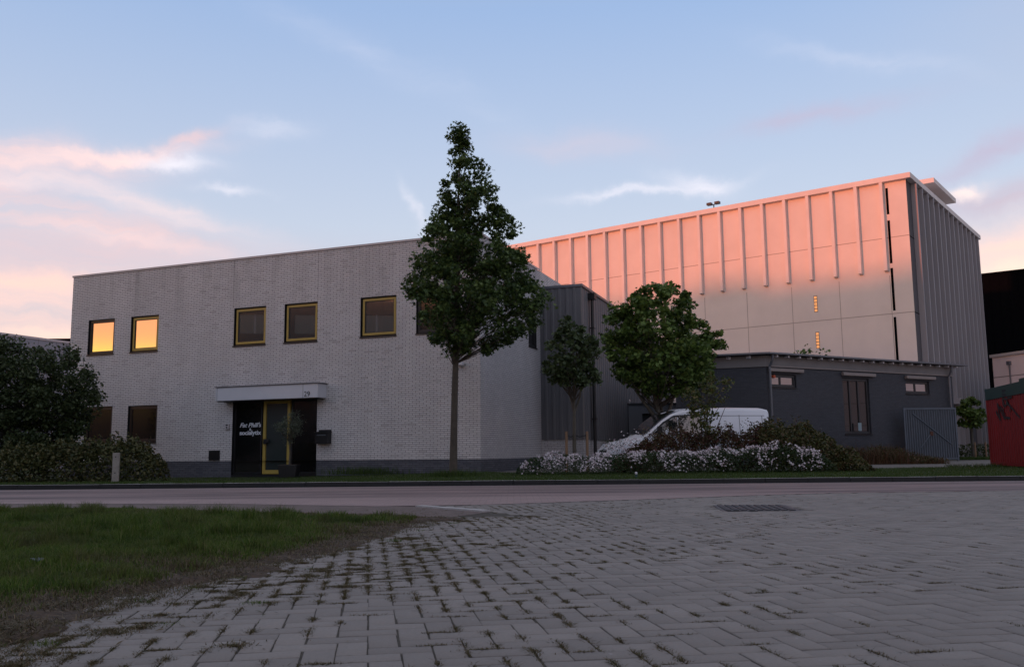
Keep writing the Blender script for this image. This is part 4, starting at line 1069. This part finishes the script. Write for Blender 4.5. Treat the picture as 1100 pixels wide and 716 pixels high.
# 1 sweetgum in front of the brick corner
TX, TY = -1.76, 27.0
T1 = empty('sweetgum_tree', 'tall slender dark leaved tree in front of the pale brick corner', 'tree', (TX, TY, .08))
mb = MB(); mb.tube([(0, 0, -.1), (.0, 0, .12), (.02, 0, 1.2), (.05, .02, 2.6), (.10, 0, 4.2), (.15, .03, 6.0), (.16, 0, 8.0), (.2, 0, 9.8)], [.17, .125, .105, .095, .08, .06, .035, .01], 12); mb.build('trunk', bark, T1, smooth=True)
pxm = 27/980
def pr1(y, l, r_): return ((485.2-y)*pxm+.75-.08, (l-486)*pxm, (r_-486)*pxm)
prof = [pr1(*q) for q in ((124, 489, 495), (130, 486, 500), (140, 480, 505), (148, 473, 514), (156, 467, 526), (168, 464, 530), (185, 458, 536), (212, 458, 537), (226, 470, 545), (236, 458, 562), (252, 446, 568), (275, 435, 570), (300, 434, 588), (320, 433, 594), (342, 442, 586), (362, 456, 566), (374, 482, 532), (386, 494, 514))]
crown(T1, 0, 0, prof, 370, 27500, .135, STAR, L_dark, .33, stemtop=(3.3, 9.3, .18), bw=.011, fill=.1, topc=5)
# 2 young plane tree between annex and bed
t2 = (2.0, 30.0, .1)
T2 = empty('young_plane_tree', 'young staked tree in front of the grey annex', 'tree', t2)
m2 = 30/980; p2 = lambda y, l, r_: ((484.5-y)*m2+.65, (l-612)*m2, (r_-612)*m2)
mb = MB(); mb.tube([(0, 0, -.1), (0, 0, 1.2), (.02, 0, 2.0)], [.075, .06, .055], 10); mb.tube([(.02, 0, 1.95), (.22, .05, 2.5), (.30, 0, 3.3)], [.045, .035, .012], 7); mb.tube([(.02, 0, 1.95), (-.12, .05, 2.6), (-.18, 0, 3.6)], [.045, .03, .012], 7); mb.tube([(.02, 0, 1.95), (.04, .0, 3.0), (.0, 0, 4.3)], [.045, .03, .01], 7); mb.build('trunk', palebark, T2, smooth=True)
crown(T2, 0, 0, [p2(*q) for q in ((338, 602, 612), (350, 595, 624), (362, 585, 638), (378, 578, 645), (395, 574, 650), (408, 582, 642), (416, 596, 625))], 120, 4300, .125, MAPLE, L_small, .23, stemtop=(2.3, 4.2, 0), bw=.015)
stakes(t2, ((-.26, -.1, 'left of two wooden stakes beside the young tree by the grey annex'), (.42, .0, 'right of two wooden stakes beside the young tree by the grey annex')), 1.35, '', 'stakes holding the young tree by the annex')
# 3 broad maple behind the van
t3 = (5.4, 34.5, .1); m3_ = 34.5/980
T3 = empty('maple_tree', 'broad round green tree with forked trunk behind the white van', 'tree', t3)
p3 = lambda y, l, r_: ((483.5-y)*m3_+.65, (l-704)*m3_, (r_-704)*m3_)
mb = MB(); mb.tube([(.05, 0, -.1), (.2, 0, 1.0), (.28, 0, 1.75)], [.15, .12, .12], 10)
for e_ in ((-.75, .1, 3.0), (.75, -.1, 3.0), (.15, .3, 3.4), (-.2, -.3, 3.3)): mb.tube([(.28, 0, 1.7), (.28+(e_[0]-.28)*.4, e_[1]*.4, 2.1), e_], [.09, .075, .045], 8)
mb.build('trunk', palebark, T3, smooth=True)
crown(T3, 0, 0, [p3(*q) for q in ((304, 712, 728), (309, 684, 744), (318, 668, 752), (330, 656, 754), (345, 650, 762), (358, 650, 776), (372, 646, 780), (386, 647, 778), (398, 650, 766), (410, 662, 758), (420, 690, 752))], 250, 14500, .165, MAPLE, L_maple, .36, stemtop=(2.2, 5.2, .1), bw=.022, fill=.3)
# 4 small round tree by the container
t4 = (22.9, 45.8, .24); m4_ = 45.8/980
T4 = empty('small_round_tree', 'small round headed staked tree left of the red container', 'tree', t4)
p4 = lambda y, l, r_: ((479.8-y)*m4_+.51, (l-1042)*m4_, (r_-1042)*m4_)
mb = MB(); mb.tube([(0, 0, -.1), (0, 0, 1.5)], [.07, .055], 8); mb.tube([(0, 0, 1.45), (-.25, 0, 2.0)], [.04, .02], 6); mb.tube([(0, 0, 1.45), (.25, .1, 2.05)], [.04, .02], 6); mb.build('trunk', palebark, T4, smooth=True)
crown(T4, 0, 0, [p4(*q) for q in ((426, 1036, 1050), (432, 1029, 1054), (440, 1027, 1057), (448, 1028, 1056), (455, 1034, 1050))], 36, 2600, .15, MAPLE, L_maple, .26, stemtop=(1.7, 2.6, 0), bw=.012)
stakes(t4, ((-.05, -.3, 'left wooden stake in front of the small round tree near the red container'), (.58, -.1, 'right wooden stake beside the small round tree near the red container')), .85, '', 'stakes holding the small round tree')
# 5 tree top seen above the dark building
T5 = empty('tree_behind_roof', 'thin leafy treetop peeping over the roof of the dark brick building', 'tree', (14.8, 45.5, .2))
m5_ = 45.5/980; p5 = lambda y, l, r_: ((481.5-y)*m5_+.55, (l-871)*m5_, (r_-871)*m5_)
mb = MB(); mb.tube([(0, 0, -.1), (0, 0, 4.6)], [.08, .03], 8); mb.build('trunk', palebark, T5)
crown(T5, 0, 0, [p5(*q) for q in ((372, 868, 874), (376, 854, 892), (382, 846, 898), (396, 850, 894))], 22, 420, .15, MAPLE, L_maple, .28, stemtop=(3.2, 4.6, 0), bw=.01)
# dark bush tree on the left
tb = (-17.3, 34.0, -.05); mb_ = 34/980
TBu = empty('large_dark_bush', 'large dark many stemmed bush beside the left end of the pale brick building', 'bush', tb)
pb = lambda y, l, r_: ((490.2-y)*mb_+.80, (l-52)*mb_, (r_-52)*mb_)
C = crown(TBu, 0, 0, [pb(*q) for q in ((368, -40, 70), (378, -60, 82), (392, -70, 92), (410, -75, 104), (430, -80, 106), (448, -80, 100), (465, -75, 92), (488, -70, 88))], 420, 46000, .12, OVAL, L_bush, .42, stemtop=(.2, 3.0, 0), bw=.02, fill=.1, ydepth=.8, bmat=black_bark)
# upright shoots
SP = []; mbs = MB()
for q in range(26):
    x_ = rng.uniform(-3.2, 1.5); zt = float(np.interp(x_, [-3.4, -1.0, .2, 1.2, 1.8], [4.75, 4.95, 4.6, 4.25, 3.2]))+rng.uniform(-.15, .35)
    lx, ly = rng.normal(0, .12), rng.normal(0, .12); y_ = rng.uniform(-1.0, 1.0)
    mbs.tube([(x_, y_, zt-1.1), (x_+lx, y_+ly, zt)], [.012, .004], 5)
    for t_ in np.linspace(0, 1, 20): SP.append((x_+lx*t_+rng.normal(0, .06), y_+ly*t_+rng.normal(0, .06), zt-1.0+t_))
mbs.build('shoots', black_bark, TBu); leaves('shoot_leaves', np.array(SP), .12, OVAL, L_bush, TBu)

# hedges and beds: leaf masses with an uneven dome section
def mound_pts(n, xa, xb, ya, yb, top, surf=.75, base=0., lump=0.):
    x = rng.uniform(xa, xb, n); u = rng.uniform(-1, 1, n); y = (ya+yb)/2+(yb-ya)/2*u
    e = np.clip(np.minimum(x-xa, xb-x)/.5, 0, 1)**.5
    h = top(x)*np.sqrt(np.clip(1-np.abs(u)**2.6, .02, 1))*(.2+.8*np.sqrt(np.clip(1-(1-e)**2, 0, 1)))
    nz = np.array([mnoise.noise(Vector((a*1.7, b*1.7, 4.)))+lump*mnoise.noise(Vector((a*4.6, b*4.6, 14.))) for a, b in zip(x, y)]); h = h*(1+.18*nz*(1+lump))
    z = np.where(rng.uniform(0, 1, n) < surf, h*(1-np.abs(rng.normal(0, .13, n))), h*rng.uniform(.05, 1, n))
    return np.stack([x, y, z+base+gz(x, y)], 1), h
P, h = mound_pts(15000, -17.6, -11.8, 29.8, 31.8, lambda x: np.interp(x, [-17.6, -16, -13.6, -12.4, -11.8], [1.0, 1.2, 1.32, 1.25, .8]), lump=.9)
tag(leaves('left_hedge'.replace('left_', 'low_'), P, .10, OVAL, L_hedge, upbias=.2), 'low olive green hedge below the large dark bush', 'hedge')
HS = []
for q in range(40):
    x_ = rng.uniform(-17.3, -12.0); y_ = rng.uniform(30, 31.4); hh_ = float(np.interp(x_, [-17.6, -16, -13.6, -12.4, -11.8], [1.0, 1.2, 1.32, 1.2, .8]))+rng.uniform(-.05, .32); lx = rng.normal(0, .12)
    for t_ in np.linspace(0, 1, 14): HS.append((x_+lx*t_+rng.normal(0, .05), y_+rng.normal(0, .05), hh_-.5+.5*t_))
tag(leaves('hedge_shoots', np.array(HS), .09, OVAL, L_hedge, upbias=.3), 'stray leafy shoots above the low hedge', 'plants', kind='stuff')
o = empty('wooden_post', 'weathered short post standing in front of the low hedge', 'post', (-12.55, 29.1, -.03))
mb = MB(); mb.box(-.10, .10, -.05, .05, 0, .93); mb.build('post', post_m, o, bevel=.01)
mb = MB(); mb.tube([(.0, -.055, .80), (0, -.05, .80)], .02); mb.tube([(.0, -.055, .3), (0, -.05, .3)], .02); mb.build('bolt', black, o)
# aster bed
ftop = lambda x: np.interp(x, [.1, .6, 1.4, 2.2, 3.0, 4.2, 5.4, 6.4, 8.2, 9.1, 9.6], [.26, .54, .65, .52, .60, .68, .62, .72, .82, .66, .35])
P, h = mound_pts(22000, .1, 9.5, 26.9, 29.0, ftop, surf=.6)
tag(leaves('aster_foliage', P, .075, LANCE, L_bed, upbias=.3), 'dark green leafy mass under the white asters along the verge', 'plants', kind='stuff')
def asters(n, xa, xb, ya, yb, top, zlo=.5):
    x = rng.uniform(xa, xb, n*3); u = rng.uniform(-.97, .15, n*3); y = (ya+yb)/2+(yb-ya)/2*u
    nz = np.array([mnoise.noise(Vector((a*1.4, b*2.0, 14.)))+.5*mnoise.noise(Vector((a*4.5, b*4., 1.))) for a, b in zip(x, y)])
    k = rng.uniform(0, 1, n*3) < np.clip(.22+nz*2.4, 0, 1); x, y, u = x[k][:n], y[k][:n], u[k][:n]
    h = top(x)*np.sqrt(np.clip(1-np.abs(u)**2.6, .02, 1)); nn = np.array([mnoise.noise(Vector((a*1.7, b*1.7, 4.))) for a, b in zip(x, y)])
    z = h*(1+.18*nn)+rng.uniform(-.12, .07, len(x))
    return np.stack([x, y, z+gz(x, y)], 1)
P = asters(2300, .2, 9.1, 26.9, 29.0, ftop)
fl_ = np.tile(np.array([0, -.9, .3]), (len(P), 1))
tag(leaves('white_asters', P, .058, star(6, .72), petal, upbias=.3, outward=fl_), 'white and pale pink asters flowering in a long band along the bed', 'flowers', kind='stuff')
P = np.stack([rng.uniform(2.95, 4.0, 210), rng.uniform(28.9, 29.6, 210), rng.normal(.88, .14, 210)+rng.uniform(0, .12, 210)], 1); P[:, 2] += (P[:, 0]-3.4)*.22
tag(leaves('taller_asters', P, .06, star(6, .72), petal, upbias=.3, outward=np.tile(np.array([0, -.9, .3]), (210, 1))), 'taller clump of white asters in front of the van bonnet', 'flowers', kind='stuff')
P = np.stack([rng.uniform(2.8, 4.1, 900), rng.uniform(29.0, 29.8, 900), rng.uniform(.1, 1.15, 900)], 1)
tag(leaves('taller_aster_foliage', P, .08, LANCE, L_bed, upbias=.3), 'leafy stems under the taller clump of asters', 'plants', kind='stuff')
P = np.stack([rng.normal(6.2, .35, 24), rng.uniform(27.9, 28.1, 24)*0+27.9, rng.normal(1.22, .07, 24)], 1)
# berberis and mixed shrubs behind the asters
rtop = lambda x: np.interp(x, [3.3, 4.4, 5.4, 6.8, 7.6, 8.8, 9.6, 10.3, 10.9], [.5, 1.12, 1.28, 1.22, 1.42, 1.40, 1.15, .75, .35])
P, h = mound_pts(14000, 3.3, 8.6, 28.7, 30.4, rtop, lump=.9)
tag(leaves('red_shrub', P, .075, OVAL, L_red, upbias=.2), 'dark red and green low shrubs in front of the white van', 'shrub')
P, h = mound_pts(15000, 7.7, 10.9, 27.7, 30.4, rtop, lump=.9)
tag(leaves('green_shrub', P, .085, OVAL, L_shrub, upbias=.2), 'dense dark green shrub at the right end of the aster bed', 'shrub')
SP = []
for q in range(34):
    x_ = rng.uniform(4.0, 10.2); y_ = rng.uniform(28.8, 30); hh_ = float(rtop(x_))+rng.uniform(.0, .42); 
    for t_ in np.linspace(0, 1, 16): SP.append((x_+rng.normal(0, .04), y_+rng.normal(0, .04), .1+hh_-.5+.5*t_))
tag(leaves('shrub_shoots', np.array(SP), .07, OVAL, L_shrub, upbias=.3), 'thin leafy shoots sticking up from the shrubs', 'plants', kind='stuff')
# sapling in front of the van
t6 = (6.15, 29.2, .1); m6 = 29.2/980
T6 = empty('leafy_sapling', 'young leafy sapling growing in front of the middle of the white van', 'tree', t6)
p6 = lambda y, l, r_: ((483-y)*m6+.65, (l-757)*m6, (r_-757)*m6)
mb = MB()
for e_ in ((-.5, 0, 1.9), (.35, .1, 2.6), (.7, 0, 2.2), (-.1, -.1, 2.4), (.15, .1, 2.9)): mb.tube([(0, 0, 0), (e_[0]*.3, e_[1]*.5, e_[2]*.5), e_], [.03, .02, .006], 6)
mb.build('stems', palebark, T6)
crown(T6, 0, 0, [p6(*q) for q in ((398, 768, 772), (404, 750, 790), (415, 738, 786), (428, 732, 782), (440, 730, 776), (455, 736, 772), (468, 742, 776))], 62, 1500, .10, OVAL, L_young, .24, stemtop=(.8, 2.6, .1), bw=.01, fill=.1)
# weeds in front of the dark building
P = np.stack([rng.uniform(13.6, 18.4, 4200), rng.uniform(38.8, 40.8, 4200), np.zeros(4200)], 1); P[:, 2] = gz(P[:, 0], P[:, 1])
hh = np.array([.55+.5*mnoise.noise(Vector((a*.9, b, 0.)))+.2*mnoise.noise(Vector((a*4, b, 7.))) for a, b, _ in P]); hh *= np.interp(P[:, 0], [13.6, 14.6, 17, 18.4], [.8, 1.1, .8, .25])
tag(blades('tall_weeds', P, np.clip(hh*1.15, .1, 2), .025, .28, L_weed), 'reddish brown tall weeds along the foot of the dark brick building', 'weeds', kind='stuff')
P2 = P[:3000].copy(); P2[:, 2] += hh[:3000]*rng.uniform(.2, 1.1, 3000)
tag(leaves('weed_leaves', P2, .07, OVAL, L_shrub, upbias=.2), 'small green leaves among the brown weeds', 'weeds', kind='stuff')
P = np.stack([rng.uniform(20.5, 25.5, 1800), rng.uniform(46.6, 48, 1800), np.zeros(1800)], 1); P[:, 2] = .25+rng.uniform(0, .75, 1800)
tag(leaves('clipped_hedge', P, .13, OVAL, L_bush, upbias=.2), 'dark low hedge behind the small round tree', 'hedge')
n = 9000; P = np.stack([rng.uniform(21.0, 24.5, n), rng.uniform(43.5, 46.8, n), np.full(n, .25)], 1)
tag(blades('rough_grass', P, .13, .02, .6, G_verge, two=False), 'rough grass around the foot of the small round tree', 'grass', kind='stuff')
n = 5000; P = np.stack([rng.uniform(16.2, 22.5, n), rng.uniform(32.0, 34.8, n), np.zeros(n)], 1); P[:, 2] = gz(P[:, 0], P[:, 1]); P = P[P[:, 1] > 34.2-.9*np.clip(P[:, 0]-16.8, 0, 3)]
tag(blades('container_grass', P, .14, .018, .5, G_verge, two=False), 'longer grass growing around the foot of the red container', 'grass', kind='stuff')
# tufts at the wall foot and tree base
for (x_, y_, nn, sp_, hh_, lb) in ((-5.4, 33.7, 700, .7, .30, 'tuft of long grass at the foot of the brick wall right of the letterbox'), (-1.75, 26.95, 800, .42, .26, 'ring of long grass around the foot of the tall tree')):
    P = np.stack([x_+rng.normal(0, sp_, nn), y_+rng.normal(0, .25, nn), np.full(nn, .06)], 1)
    tag(blades('grass_tuft', P, hh_, .014, .45, G_verge), lb, 'grass', kind='stuff')
# olive tree in a pot
OT = empty('potted_olive_tree', 'small olive tree in a square black pot beside the entrance door', 'potted tree', (-8.35, 34.35, -.04))
mb = MB(); mb.prism([(-.30, -.30), (.30, -.30), (.30, .30), (-.30, .30)], 0, .46)
for q in range(4, 8): x_, y_, z_ = mb.v[q]; mb.v[q] = (x_*1.15, y_*1.15, z_)
pt = mb.build('pot', black, OT, bevel=.012); mb = MB(); mb.box(-.31, .31, -.31, .31, .461, .475); mb.build('potting_soil', soil_m, pt)
mb = MB(); mb.tube([(0, 0, .45), (.02, 0, .9), (-.01, 0, 1.35), (0, 0, 1.6)], [.035, .03, .026, .022], 8); mb.build('trunk', palebark, OT, smooth=True)
crown(OT, 0, 0, [(1.28, -.12, .1), (1.42, -.42, .35), (1.65, -.60, .50), (1.95, -.60, .55), (2.2, -.42, .45), (2.45, -.15, .2)], 60, 2600, .075, LANCE, L_olive, .22, stemtop=(1.3, 2.1, 0), bw=.01, fill=.1)
# small marker light in the verge and a bit of litter on the lawn
o = empty('garden_light', 'tiny green garden light with white top standing in the verge', 'garden light', (3.1, 23.3, .1))
mb = MB(); mb.tube([(0, 0, 0), (0, 0, .10), (0, 0, .11)], [.035, .035, .02], 10); mb.build('stem', green_p, o)
mb = MB(); mb.tube([(0, 0, .111), (0, 0, .15), (0, 0, .165)], [.03, .035, .015], 10); mb.build('cap', alu, o)
o = empty('plastic_scrap', 'crumpled pale blue plastic scrap lying in the lawn grass', 'litter', (-3.22, 6.25, .05))
mb = MB(); q0 = len(mb.v)
import itertools
gr = [[(i*.018-.04+rng.normal(0, .004), j*.018-.03+rng.normal(0, .004), rng.uniform(0, .045)) for j in range(5)] for i in range(6)]
for i in range(5):
    for j in range(4): mb.quad(gr[i][j], gr[i+1][j], gr[i+1][j+1], gr[i][j+1])
mb.build('scrap', mat('pale_plastic', (.17, .20, .24), .4, .1), o)
